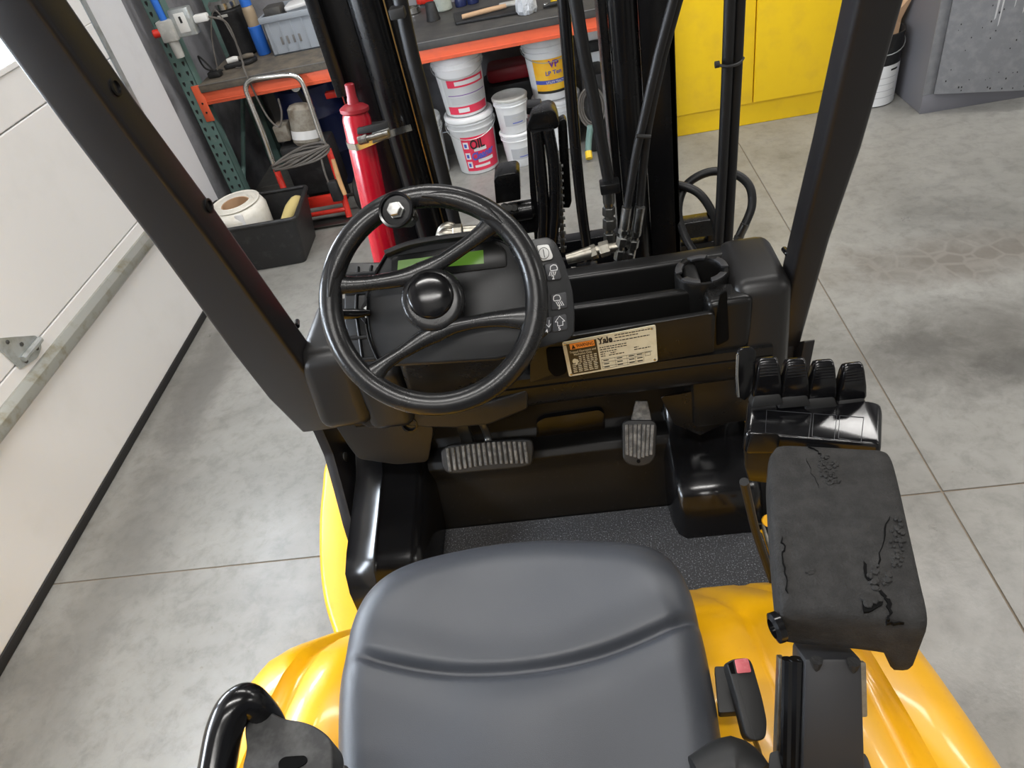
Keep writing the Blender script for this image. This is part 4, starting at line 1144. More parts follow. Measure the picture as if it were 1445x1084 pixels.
# cross members low down between the channels, fork carriage and forks beyond
MB().box((xa, YM + 0.02, 0.30), (xr1, YM + 0.10, 0.40), 0.004).build('mast_crossmember', 'mast_paint', FK)
cg = MB()
yc = 1.85
for py0, py1 in ((313, 336), (344, 362)):
    z1, z0 = A(985, py0, y=yc).z, A(985, py1, y=yc).z
    cg.box((-0.5, yc, z0), (A(1009, py0, y=yc).x, yc + 0.05, z1), 0.004)
cg.box((A(1009, 330, y=yc).x - 0.02, yc + 0.005, 0.3), (A(1009, 330, y=yc).x, yc + 0.045, A(985, 313, y=yc).z), 0.003)
cg.box((-0.45, yc - 0.16, 0.2), (-0.41, yc + 0.02, 0.62), 0.004).box((0.17, yc - 0.16, 0.2), (0.2, yc + 0.02, 0.62), 0.004)
cg.build('fork_carriage', 'mast_paint', FK)
for x in (-0.36, 0.06):
    MB().box((x, yc + 0.05, 0.06), (x + 0.1, yc + 0.085, 0.6), 0.006).box((x, yc + 0.05, 0.05), (x + 0.1, yc + 1.0, 0.08), 0.006).build('fork', 'mast_paint', FK)

# hoses, pipes, fittings
def pipe(lst, r, m='hose_rubber', name='hydraulic_hose', n=12, k=6):
    pts = [A(p[0], p[1], y=p[2]) for p in lst]
    if lst[0][1] == -40:      # runs on up the mast
        d_ = (pts[0] - pts[2]).normalized()
        pts[0] = pts[1] + d_ * ((2.1 - pts[1].z) / d_.z)
    return MB().tube(pts, r, n, k).build(name, m, FK)
def pxr(w, y): return w * y * 1.12 / 2000.0
h1 = pipe([(565, -40, 1.40), (565, 0, 1.40), (600, 145, 1.40), (641, 310, 1.40), (660, 390, 1.40)], 0.0135)
MB().box((-0.014, -0.02, -0.009), (0.014, 0.012, 0.009), 0.003, Matrix.Translation(A(562, 16, y=1.39))).build('cable_tie', 'black_print', FK)
pipe([(795, -40, 1.42), (795, 0, 1.42), (818, 270, 1.42), (836, 400, 1.42)], 0.0115, 'mast_paint', 'hydraulic_pipe')
pipe([(812, -40, 1.38), (812, 0, 1.38), (836, 130, 1.38), (855, 235, 1.38), (860, 262, 1.38)], 0.012)
def fitting(lst, y, parent=FK, m='fitting_grey', name='hose_fitting', hexes=()):
    """lst: (px,py,r) along the fitting"""
    mb = MB()
    for i in range(len(lst) - 1):
        a, b = A(lst[i][0], lst[i][1], y=y), A(lst[i + 1][0], lst[i + 1][1], y=y)
        mb.lathe([(lst[i][2], 0), (lst[i + 1][2], (b - a).length)], a, b - a, 16)
    for px, py, px2, py2, r in hexes:
        a, b = A(px, py, y=y), A(px2, py2, y=y)
        mb.lathe([(r * 0.92, 0), (r, 0.0015), (r, (b - a).length - 0.0015), (r * 0.92, (b - a).length)], a, b - a, 6)
    return mb.build(name, m, parent, 25)
fitting([(858, 255, 0.0125), (859, 285, 0.0125), (859, 292, 0.009), (860, 350, 0.009)], 1.375, m='dark_steel', hexes=[(859, 292, 859, 304, 0.0135), (860, 308, 860, 322, 0.0145), (860, 328, 860, 342, 0.013)])
MB().box((-0.02, -0.022, -0.011), (0.02, 0.012, 0.011), 0.003, Matrix.Translation(A(860, 261, y=1.375))).build('hose_clamp', 'black_paint', FK)
fitting([(800, 366, 0.011), (835, 356, 0.014), (840, 354, 0.010), (872, 348, 0.010)], 1.30, m='zinc', hexes=[(834, 357, 842, 354, 0.0155), (846, 353, 860, 349, 0.016)])
pipe([(962, -40, 1.30), (950, 0, 1.30), (925, 95, 1.30), (908, 170, 1.30), (898, 215, 1.30), (884, 300, 1.30)], 0.0085)
pipe([(970, -40, 1.31), (957, 0, 1.31), (932, 95, 1.31), (916, 170, 1.31), (909, 220, 1.31), (902, 300, 1.31)], 0.0085)
MB().tube([A(898, 192, y=1.288), A(918, 193, y=1.29)], 0.004, 8, 1).build('cable_tie', 'black_print', FK)
fitting([(885, 292, 0.0105), (881, 322, 0.0105), (880, 328, 0.008), (872, 372, 0.008)], 1.295, hexes=[(881, 322, 880, 330, 0.0115), (879, 334, 877, 346, 0.0125), (875, 352, 873, 366, 0.011)])
fitting([(903, 292, 0.0105), (898, 325, 0.0105), (897, 330, 0.008), (886, 385, 0.008)], 1.30, hexes=[(898, 324, 896, 333, 0.0115), (894, 338, 892, 350, 0.0125), (890, 356, 887, 370, 0.011)])
pipe([(872, 368, 1.295), (866, 385, 1.28), (862, 400, 1.25)], 0.008)
pipe([(887, 380, 1.30), (880, 395, 1.28), (876, 405, 1.25)], 0.008)
pipe([(1030, -40, 1.36), (1030, 0, 1.36), (1022, 190, 1.36), (1012, 375, 1.36), (1008, 400, 1.36)], 0.0105)
pipe([(1044, -40, 1.37), (1044, 0, 1.37), (1035, 190, 1.37), (1025, 375, 1.37), (1021, 400, 1.37)], 0.0105)
MB().tube([A(1011, 91, y=1.35), A(1026, 94, y=1.342), A(1042, 90, y=1.35), A(1049, 82, y=1.375)], 0.0028, 8, 4).build('cable_tie', 'black_print', FK)
MB().lathe([(0.006, -0.004), (0.006, 0.004)], A(1012, 91, y=1.35), (1, 0, 0), 10).build('cable_tie_end', 'black_print', FK)
pipe([(940, 262, 1.50), (957, 261, 1.49), (985, 272, 1.47), (1004, 298, 1.45), (1013, 330, 1.43), (1016, 370, 1.40), (1016, 395, 1.38)], 0.0095)
pipe([(992, 395, 1.36), (986, 368, 1.40), (967, 335, 1.44), (957, 298, 1.47), (968, 262, 1.5), (1000, 243, 1.5), (1035, 245, 1.48), (1057, 262, 1.46), (1061, 290, 1.44), (1050, 320, 1.42)], 0.0095)
fitting([(1052, 315, 0.010), (1044, 332, 0.010), (1042, 336, 0.0075), (1030, 362, 0.0085)], 1.42, m='dark_steel', hexes=[(1044, 332, 1041, 339, 0.0115), (1038, 346, 1034, 354, 0.0115)])
# elbow fittings peeping over the instrument panel
fitting([(655, 327, 0.013), (690, 324, 0.011), (705, 326, 0.011)], 1.30, m='zinc', hexes=[(640, 328, 653, 327, 0.0165)])
MB().tube([A(640, 330, y=1.30), A(628, 330, y=1.30), A(621, 338, y=1.30), A(619, 352, y=1.30)], [0.012, 0.0115, 0.0115, 0.011], 14, 5).build('hose_elbow', 'zinc', FK)
MB().tube([A(640, 321, y=1.32), A(632, 319, y=1.32), A(624, 324, y=1.32), A(620, 336, y=1.32)], 0.009, 14, 5).build('hose_elbow', 'zinc', FK)

# sheave bracket with twin hoses and lift chain in the middle of the mast
YS = 1.52
br = MB()
br.prism(rnd([A(px, py, y=YS) for px, py in ((743, 178), (750, 160), (776, 154), (784, 158), (790, 176), (786, 182), (748, 190))], 0.006), (0, 0.09, -0.01), 0.004)
brk = br.build('sheave_bracket', 'mast_paint', FK)
MB().prism(rnd([A(px, py, y=YS + 0.05) for px, py in ((743, 162), (743, 152), (764, 150), (766, 160))], 0.003), (0, 0.05, 0), 0.003).build('bracket_lug', 'mast_paint', brk)
MB().prism(rnd([A(px, py, y=YS + 0.03) for px, py in ((787, 172), (796, 167), (800, 172), (807, 285), (804, 294), (792, 294), (790, 230))], 0.004), (0, 0.03, 0), 0.003).build('chain_guard', 'mast_paint', brk)
MB().prism(rnd([A(px, py, y=YS + 0.01) for px, py in ((743, 180), (749, 186), (757, 270), (762, 345), (755, 345), (748, 270))], 0.003), (0, 0.06, 0), 0.002).build('side_cheek', 'mast_paint', brk)
for lst in (((757, 184), (762, 230), (767, 290), (766, 345), (766, 380)), ((773, 182), (781, 230), (783, 290), (779, 345), (778, 380))):
    pts = [A(px, py, y=YS - 0.01) for px, py in lst]
    MB().tube(pts, 0.0135, 14, 6).build('sheave_hose', 'mast_paint', brk)
chn = MB()
for k in range(12):
    t = k / 11
    c = A(789 + t * 5, 235 + t * 115, y=YS - 0.005)
    chn.box((-0.005, -0.008, -0.011), (0.005, 0.008, 0.011), 0.004, Matrix.Translation(c))
    chn.cyl(c + V((-0.009, 0, 0.0)), c + V((0.009, 0, 0.0)), 0.004, 8)
co_ = chn.build('lift_chain', 'dark_steel', brk, 30)
MB().prism(rnd([A(px, py, y=YS) for px, py in ((697, 254), (703, 248), (728, 244), (733, 248), (735, 282), (700, 288))], 0.004), (0, 0.07, 0), 0.004).build('bracket_block', 'mast_paint', brk)
MB().lathe([(0.024, 0), (0.024, 0.05), (0.018, 0.055)], A(722, 300, y=YS + 0.02), (1, 0, 0), 20).build('sheave_pin', 'mast_paint', brk)
MB().box((-0.06, 0, -0.03), (0.06, 0.05, 0.03), 0.008, Matrix.Translation(A(745, 315, y=YS + 0.01))).build('sheave_housing', 'mast_paint', brk)
for k in range(3):
    MB().lathe([(0.008, 0), (0.01, 0.003), (0.008, 0.012)], A(712 + k * 7, 292, y=YS - 0.01), (0, -1, 0.3), 8).build('bracket_bolt', 'dark_steel', brk)
# low hardware seen between instrument panel and tray
MB().lathe([(0.009, 0), (0.0095, 0.008), (0.007, 0.011)], A(810, 383, y=1.27), (0, -0.7, 0.7), 6).build('anchor_bolt', 'dark_steel', FK, 20)
MB().box((-0.025, -0.01, -0.02), (0.02, 0.03, 0.012), 0.003, Matrix.Translation(A(832, 386, y=1.30))).build('pipe_foot', 'mast_paint', FK)
MB().lathe([(0.007, 0), (0.007, 0.01), (0.004, 0.012)], A(915, 372, y=1.2), (0, 0, 1), 6).build('tray_bolt', 'dark_steel', FK, 20)

# ================================================================== red cylinder strapped to the mast
yt, yb = 1.37, 1.33
ct, cb = A(501, 158, y=yt), A(556, 420, y=yb)
ax = (ct - cb)
Lc = ax.length
RC = thing('gas_cylinder', 'slim red metal cylinder strapped upright to the black mast with a steel clamp', 'cylinder', cb)
rr_ = 0.0275
MB().lathe([(rr_ * 0.6, 0), (rr_, 0.01), (rr_, Lc - 0.012), (rr_ * 0.9, Lc - 0.004), (rr_ * 0.9, Lc)], cb, ax, 32).build('cylinder_body', 'red_paint', RC, 40)
MB().lathe([(rr_ * 0.92, Lc - 0.001), (rr_ * 1.02, Lc + 0.002), (rr_ * 1.02, Lc + 0.008), (rr_ * 0.75, Lc + 0.013), (rr_ * 0.4, Lc + 0.016), (0.0105, Lc + 0.022), (0.009, Lc + 0.028), (0.009, Lc + 0.05), (0.007, Lc + 0.052)], cb, ax, 28).build('valve_cap', 'red_dark', RC, 35)
axn = ax.normalized()
cl = cb + axn * (Lc - 0.055)
bd = MB()
ra, rb = [], []
for k in range(13):
    a = math.radians(90 + k * 15)
    # band half round the red cylinder, then across to the mast cylinder
    d = V((math.cos(a), -abs(math.sin(a)) if False else math.sin(a), 0))
band = []
for a in range(200, 300, 10):
    band.append(cl + V((math.cos(math.radians(a)), math.sin(math.radians(a)), 0)) * (rr_ + 0.001))
band = [cl + V((-0.7 * rr_, 0.9 * rr_, -0.004))] + [cl + V((math.cos(math.radians(a)) * (rr_ + 0.0015), math.sin(math.radians(a)) * (rr_ + 0.0015), 0)) for a in (160, 190, 220, 250, 275)]
band += [A(548, 190, y=1.345), A(566, 184, y=1.375), A(580, 180, y=1.41)]
Pn = catmull(band, 4)
for zz in (-0.0065, 0.0065): ra.append([p + V((0, 0, zz)) for p in Pn])
inner = [[p + V((0.0006, 0.0012, zz)) for p in Pn] for zz in (0.0065, -0.0065)]
bd.loft([ra[0], ra[1], inner[0], inner[1], ra[0]], False, False)
bd.build('clamp_band', 'chrome', RC, 50)
sc_ = MB()
s0, s1 = A(506, 199, y=1.325), A(548, 187, y=1.325)
d = (s1 - s0)
sc_.lathe([(0.0075, 0), (0.0075, d.length * 0.28)], s0, d, 12)
for k in range(5): sc_.lathe([(0.0085, 0.002 + k * 0.0035), (0.0085, 0.004 + k * 0.0035)], s0, d, 12)
sc_.lathe([(0.0058, d.length * 0.28), (0.0058, d.length)], s0, d, 12)
sc_.build('clamp_screw', 'fitting_grey', RC, 30)
MB().hexa([A(526, 203, y=1.33), A(552, 193, y=1.33), A(552, 193, y=1.345), A(526, 203, y=1.345)], [A(524, 188, y=1.33), A(549, 180, y=1.33), A(549, 180, y=1.345), A(524, 188, y=1.345)], 0.002).build('clamp_housing', 'fitting_grey', RC, 30)
MB().hexa([A(504, 190, y=1.335), A(550, 184, y=1.335), A(550, 184, y=1.40), A(506, 186, y=1.37)], [A(503, 181, y=1.335), A(548, 171, y=1.335), A(545, 170, y=1.40), A(516, 172, y=1.37)], 0.002).build('spacer_block', 'black_print', RC, 30)
MB().cyl(cb + V((0, 0, -0.2)), cb + V((0, 0, 0.01)), 0.012, 16).build('lower_stem', 'red_paint', RC)

# ================================================================== BACKGROUND: rack workbench
BX0, BX1, BY0, BY1, BZ = -1.93, 0.44, 3.93, 4.68, 0.795
wb = thing('workbench', 'long rack workbench with green uprights, orange beams and dark worktop along the back wall', 'workbench', (-0.7, 4.3, 0))
MB().box((BX0, BY0 - 0.01, BZ - 0.042), (-1.05, BY1, BZ - 0.002), 0.003).build('worktop_board', 'worktop_dusty', wb)
MB().box((-1.05, BY0 - 0.01, BZ - 0.042), (BX1, BY1, BZ - 0.002), 0.003).build('worktop_board', 'worktop', wb)
MB().box((BX0, BY0 - 0.0125, BZ - 0.005), (BX1, BY0 - 0.0095, BZ - 0.0015), 0).build('edge_trim', 'edge_band', wb, 0)
for y in (BY0, BY1 - 0.06):
    bm_ = MB().box((BX0, y, 0.685), (BX1, y + 0.045, BZ - 0.042), 0.004)
    bm_.box((BX0, y - 0.002, 0.70), (BX1, y + 0.0, 0.706), 0.001)
    bm = bm_.build('beam', 'rack_orange', wb)
    for xe in (BX0, BX1):
        MB().box((xe - 0.045, y - 0.006, 0.60), (xe + 0.005, y + 0.002, 0.795), 0.004).build('beam_connector', 'rack_orange', bm)
        for zz in (0.65, 0.70):
            MB().lathe([(0.006, 0), (0.005, 0.003)], (xe - 0.02, y - 0.006, zz), (0, -1, 0), 8).build('connector_pin', 'black_print', bm)
for xe in (BX0 - 0.045, BX1 + 0.05):
    for y in (BY0, BY1 - 0.06):
        hh = 2.3 if xe < 0 else 0.79
        u = MB().box((xe - 0.05, y, 0.01), (xe + 0.04, y + 0.004, hh), 0.001).box((xe - 0.05, y, 0.01), (xe - 0.046, y + 0.07, hh), 0.001).box((xe + 0.036, y, 0.01), (xe + 0.04, y + 0.07, hh), 0.001)
        up_ = u.build('upright', 'rack_green', wb, 0)
        MB().box((xe - 0.065, y - 0.02, 0), (xe + 0.055, y + 0.1, 0.012), 0.002).build('foot_plate', 'rack_green', up_, 0)
        if y == BY0:
            sl = MB()
            for k in range(int((hh - 0.08) / 0.05)):
                for dx in (-0.028, 0.018):
                    z = 0.06 + k * 0.05
                    sl.prism([V((xe + dx - 0.007, y - 0.0006, z + 0.012)), V((xe + dx + 0.007, y - 0.0006, z + 0.012)), V((xe + dx + 0.007, y - 0.0006, z)), V((xe + dx, y - 0.0006, z - 0.014)), V((xe + dx - 0.007, y - 0.0006, z))], (0, 0.0005, 0))
            sl.build('slot_hole_shade', 'black_print', up_, 0, 'stuff')  # thin dark plates painting the shade inside the teardrop slots
    dg_ = MB().tube([(xe, BY0 + 0.05, 0.15), (xe, BY1 - 0.05, 0.62)], 0.014, 8, 1)
    dg_.build('brace', 'rack_green', wb)
# things on the post: outlet box, air regulator, hose
pxx = BX0 - 0.045
t = thing('outlet_box', 'small grey metal outlet box screwed to the green rack post', 'outlet', A(260, 30, y=3.9))
c = A(260, 30, y=3.90)
MB().box((-0.055, -0.03, -0.065), (0.055, 0.022, 0.065), 0.008, Matrix.Translation(c)).build('box_body', 'galvanised', t)
MB().box((-0.028, -0.034, -0.045), (0.028, -0.028, 0.045), 0.003, Matrix.Translation(c)).build('cover_plate', 'white_plastic', t)
MB().box((-0.006, -0.036, 0.0), (0.006, -0.03, 0.03), 0.001, Matrix.Translation(c)).build('switch_slot', 'black_print', t)
t = thing('power_plug', 'white power plug sticking out of the outlet box', 'plug', A(280, 18, y=3.86))
MB().box((0.056, -0.02, -0.018), (0.13, 0.02, 0.018), 0.008, Matrix.Translation(c)).build('plug_body', 'white_plastic', t)
MB().tube([c + V((0.128, 0, 0)), c + V((0.19, 0.05, -0.06)), V((-1.66, 3.97, 0.86)), V((-1.64, 3.903, 0.82)), V((-1.62, 3.895, 0.6)), V((-1.57, 3.88, 0.52)), V((-1.53, 3.89, 0.58)), V((-1.52, 3.90, 0.66))], 0.0055, 8, 6).build('plug_cord', 'cable_grey', t)
c = A(243, 42, y=3.875) + V((-0.02, 0.0, 0))
t = thing('air_regulator', 'small pale air regulator with red knob and blue hose beside the rack post', 'regulator', c)
rg = MB().box((-0.04, -0.03, -0.05), (0.04, 0.03, 0.05), 0.008, Matrix.Translation(c)).lathe([(0.022, -0.13), (0.026, -0.05)], c, (0, 0, 1), 16)
rg.build('regulator_body', 'lid_grey', t)
MB().lathe([(0.016, 0.04), (0.02, 0.045), (0.02, 0.075), (0.012, 0.08)], c, (-1, -0.3, 0), 16).build('knob', 'red_frame', t)
MB().tube([c + V((0, 0, 0.05)), c + V((-0.005, 0.0, 0.2)), c + V((-0.02, 0.02, 0.45))], 0.018, 12, 4).build('air_hose', 'blue_plastic', t)
MB().box((-0.01, 0.0, -0.02), (0.02, 0.05, 0.02), 0.002, Matrix.Translation(c)).build('mount', 'galvanised', t)

# --- on the bench, left
def crate(x0, x1, y0, y1, z0, z1):
    t = thing('storage_crate', 'light grey plastic crate full of parts on the dusty bench end', 'crate', ((x0 + x1) / 2, (y0 + y1) / 2, z0))
    th = 0.006
    b = MB()
    b.box((x0, y0, z0), (x1, y1, z0 + th))
    for lo, hi in (((x0, y0), (x1, y0 + th)), ((x0, y1 - th), (x1, y1)), ((x0, y0), (x0 + th, y1)), ((x1 - th, y0), (x1, y1))):
        b.box((lo[0], lo[1], z0), (hi[0], hi[1], z1), 0.001)
    b.build('crate_body', 'crate_grey', t, 0)
    r = MB()
    for lo, hi in (((x0 - 0.012, y0 - 0.012), (x1 + 0.012, y0 + 0.004)), ((x0 - 0.012, y1), (x1 + 0.012, y1 + 0.012)), ((x0 - 0.012, y0), (x0 + 0.002, y1)), ((x1, y0), (x1 + 0.012, y1))):
        r.box((lo[0], lo[1], z1 - 0.03), (hi[0], hi[1], z1), 0.003)
    r.build('rim', 'crate_grey', t)
    for k in range(5):
        xx = x0 + 0.03 + k * (x1 - x0 - 0.06) / 4
        MB().box((xx - 0.004, y0 - 0.006, z0 + 0.01), (xx + 0.004, y0 + 0.001, z1 - 0.03), 0.001).build('rib', 'crate_grey', t)
    for k in range(4):
        xx = x0 + 0.07 + k * 0.035
        MB().box((xx, y0 - 0.004, z0 + 0.05), (xx + 0.012, y0 + 0.0005, z0 + 0.09), 0.001).build('grip_slot', 'edge_band', t)
    return t
crate(-1.575, -1.26, 4.22, 4.55, BZ, BZ + 0.20)
tag(MB().box((-1.555, 4.245, BZ + 0.17), (-1.46, 4.35, BZ + 0.235), 0.006, Matrix.Rotation(0.0, 4, 'Z')).build('parts_box', 'worktop', None), 'dark small box lying on top in the grey crate', 'box')
tag(MB().prism(rnd([V((-1.44, 4.25, BZ + 0.20)), V((-1.31, 4.28, BZ + 0.205)), V((-1.33, 4.42, BZ + 0.21)), V((-1.45, 4.40, BZ + 0.20))], 0.02), (0, 0, 0.02), 0.004).build('paper_bag', 'label_white', None), 'crumpled white bag lying in the grey crate', 'bag')
cn = A(345, 76, z=BZ)
t = thing('thermos_urn', 'tall black urn with silver rim standing on the bench beside the grey crate', 'urn', cn)
MB().lathe([(0.075, 0.0), (0.085, 0.01), (0.085, 0.20), (0.09, 0.215), (0.09, 0.24), (0.08, 0.25)], cn, (0, 0, 1), 28).build('urn_body', 'black_matte', t)
MB().lathe([(0.085, 0.25), (0.09, 0.255), (0.09, 0.285), (0.075, 0.30), (0.0005, 0.305)], cn, (0, 0, 1), 28).build('urn_rim', 'chrome', t)
MB().box((-0.03, -0.0925, 0.22), (0.03, -0.088, 0.234), 0.002, Matrix.Translation(cn)).build('badge', 'lid_grey', t)
cn = A(372, 78, z=BZ) + V((0.0, 0.03, 0))
t = thing('spray_bottle', 'slim amber bottle in a blue sleeve between the urn and the crate', 'bottle', cn)
MB().lathe([(0.036, 0), (0.038, 0.005), (0.038, 0.15), (0.036, 0.152)], cn, (0, 0, 1), 20).build('sleeve', 'blue_plastic', t)
MB().lathe([(0.033, 0.15), (0.034, 0.23), (0.03, 0.25), (0.026, 0.256)], cn, (0, 0, 1), 20).build('bottle_body', 'clear_amber', t)
MB().lathe([(0.03, 0.254), (0.03, 0.29), (0.024, 0.295), (0.0005, 0.295)], cn, (0, 0, 1), 20).build('cap', 'blue_plastic', t)
cn = A(347, 84, z=BZ) + V((0.0, -0.11, 0))
t = thing('charger_dock', 'flat black dock with a white handset on the dusty bench edge', 'charger', cn)
MB().prism(rnd([cn + V((a, b, 0)) for a, b in ((-0.09, -0.04), (0.07, -0.02), (0.10, 0.05), (0.06, 0.09), (-0.06, 0.05))], 0.03), (0, 0, 0.022), 0.006).build('dock_body', 'black_matte', t)
MB().tube([cn + V((-0.06, -0.005, 0.034)), cn + V((-0.02, 0.005, 0.036)), cn + V((0.0, 0.01, 0.034))], [0.014, 0.017, 0.014], 12, 4).build('handset_end', 'white_plastic', t)
MB().tube([cn + V((0.0, 0.01, 0.034)), cn + V((0.05, 0.025, 0.036)), cn + V((0.08, 0.04, 0.032))], [0.011, 0.014, 0.011], 12, 4).build('handset', 'worktop_dusty', t)
t = thing('small_transformer', 'tiny black power adapter with thin cables on the bench corner', 'adapter', A(298, 96, z=BZ))
cc_ = V((-1.86, 4.03, BZ))
MB().box((-0.035, -0.025, 0), (0.035, 0.025, 0.03), 0.006, Matrix.Translation(cc_)).build('adapter_body', 'black_matte', t)
MB().tube([cc_ + V((0, 0, 0.03)), cc_ + V((-0.03, 0.0, 0.09)), cc_ + V((-0.06, 0.02, 0.11)), cc_ + V((-0.05, 0.03, 0.04)), cc_ + V((0.02, 0.07, 0.01))], 0.005, 8, 5).build('adapter_cord', 'black_matte', t)
MB().tube([cc_ + V((0.02, 0.0, 0.02)), cc_ + V((0.05, 0.05, 0.2)), cc_ + V((0.12, 0.06, 0.3)), cc_ + V((0.17, 0.03, 0.12)), cc_ + V((0.15, 0.04, 0.02)), cc_ + V((0.1, 0.06, 0.01))], 0.004, 8, 6).build('adapter_cord', 'cable_grey', t)

# --- on the bench, middle
def jar(px, py, r, h, label, m='glass_jar', lid=None):
    c = A(px, py, z=BZ)
    t = thing('jar', label, 'jar', c, None)
    MB().lathe([(r * 0.9, 0), (r, 0.006), (r, h * 0.75), (r * 0.8, h * 0.85), (r * 0.8, h)], c, (0, 0, 1), 24).build('jar_body', m, t)
    MB().lathe([(r * 0.84, h * 0.97), (r * 0.84, h + 0.012), (0.0005, h + 0.013)], c, (0, 0, 1), 24).build('lid', lid or 'galvanised', t)
jar(627, 14, 0.05, 0.13, 'glass jar of pale liquid on the bench behind the black cup')
c = A(584, 18, z=BZ)
tag(MB().lathe([(0.035, 0.0), (0.045, 0.002), (0.045, 0.032), (0.042, 0.032), (0.042, 0.004), (0.0005, 0.004)], c, (0, 0, 1), 24).build('tin_ring', 'chrome', None), 'shallow shiny tin on the bench beside the mast hose', 'tin')
c = A(612, 28, z=BZ)
tag(MB().lathe([(0.04, 0), (0.038, 0.01), (0.028, 0.085), (0.024, 0.09), (0.0005, 0.09)], c, (0, 0, 1), 20).build('black_cup', 'black_matte', None), 'upturned black plastic cup on the dark worktop', 'cup')
c = A(603, 4, z=BZ)
tag(MB().box((-0.06, -0.03, 0), (0.06, 0.05, 0.05), 0.01, Matrix.Translation(c)).build('red_box', 'red_frame', None), 'red box at the back of the bench near the shiny tin', 'box')
tp = [A(px, py, z=BZ) for px, py in ((643, 36), (640, 22), (725, 6), (732, 20))]
t = thing('tool_tray', 'flat black tray holding a pale wooden stick near the bench edge', 'tray', sum(tp, V()) / 4)
MB().prism(rnd(tp, 0.01), (0, 0, 0.014), 0.004).build('tray_base', 'black_matte', t)
MB().tube([A(652, 24, z=BZ + 0.03), A(690, 14, z=BZ + 0.03), A(714, 8, z=BZ + 0.03)], [0.012, 0.013, 0.011], 10, 3).build('stick', 'cardboard', t)
MB().box((-0.05, -0.03, 0.014), (0.06, 0.03, 0.03), 0.006, Matrix.Translation(A(718, 12, z=BZ))).build('grey_pad', 'lid_grey', t)
for px, py, lb in ((651, 8, 'dark blue shiny bottle, left one of the pair behind the black tray'), (668, 4, 'dark blue shiny bottle, right one of the pair behind the black tray')):
    c = A(px, py, z=BZ)
    t = thing('ink_bottle', lb, 'bottle', c, 'shiny blue bottles behind the tray')
    MB().lathe([(0.034, 0), (0.036, 0.02), (0.03, 0.05), (0.02, 0.06), (0.0005, 0.06)], c, (0, 0, 1), 18).build('bottle_body', 'dark_blue', t)
    MB().lathe([(0.018, 0.06), (0.016, 0.07), (0.0005, 0.072)], c, (0, 0, 1), 14).build('cap', 'chrome', t)
c = A(744, 18, z=BZ)
cr = MB().lathe([(0.045, 0), (0.055, 0.02), (0.05, 0.06), (0.042, 0.09), (0.0005, 0.092)], c, (0, 0, 1), 26)
for v_ in cr.bm.verts: v_.co += V((random.uniform(-.006, .006), random.uniform(-.006, .006), random.uniform(-.004, .004) if v_.co.z > BZ + 0.01 else 0))
tag(cr.build('plastic_bag', 'crumpled', None, 20), 'crumpled clear plastic bag on the bench right of the tray', 'bag')
c = A(780, 10, z=BZ)
t = thing('hand_tool', 'small black tool with green tip lying near the bench edge', 'tool', c)
MB().tube([c + V((-0.05, -0.01, 0.012)), c + V((0.0, 0, 0.014)), c + V((0.06, 0.01, 0.012))], [0.008, 0.012, 0.009], 10, 3).build('tool_grip', 'black_matte', t)
MB().tube([c + V((0.0, 0.03, 0.02)), c + V((0.03, 0.05, 0.02))], 0.014, 10, 1).build('tool_tip', 'yellow_plug', t)
MB().lathe([(0.014, 0), (0.012, 0.012), (0.0005, 0.013)], c + V((-0.035, 0.0, 0.012)), (0, 0, 1), 12).build('tool_knob', 'chrome', t)

# --- under the bench: buckets
def cone_patch(c, r0, r1, h, z0, z1, a0, a1, off, n=14):
    n = max(14, int(math.degrees(a1 - a0) / 3))
    rg_ = []
    for z in (z0, z1):
        r = r0 + (r1 - r0) * z / h + off
        rg_.append([V((c.x + r * math.cos(a0 + (a1 - a0) * i / n), c.y + r * math.sin(a0 + (a1 - a0) * i / n), c.z + z)) for i in range(n + 1)])
    return rg_
def patch(par, c, r0, r1, h, z0, z1, a0, a1, off, m, name):
    MB().loft(cone_patch(c, r0, r1, h, z0, z1, math.radians(a0), math.radians(a1), off), False, False).build(name, m, par, 40)
def wrap_text(par, s, c, r, z, a_mid, size, m, bold=0.0, tilt=0.0, off=0.0015, width=None):
    me = text_mesh(s, 1.0, bold, 'CENTER')
    xs2 = [p.co.x for p in me.vertices]
    k = size if not width else width / (max(xs2) - min(xs2))
    for p in me.vertices:
        x, y = p.co.x * k, p.co.y * size + p.co.x * k * tilt
        a = math.radians(a_mid) + x / r
        p.co = V((c.x + (r + off) * math.cos(a), c.y + (r + off) * math.sin(a), c.z + z + y))
    link('label_word', me, m, par, 0)
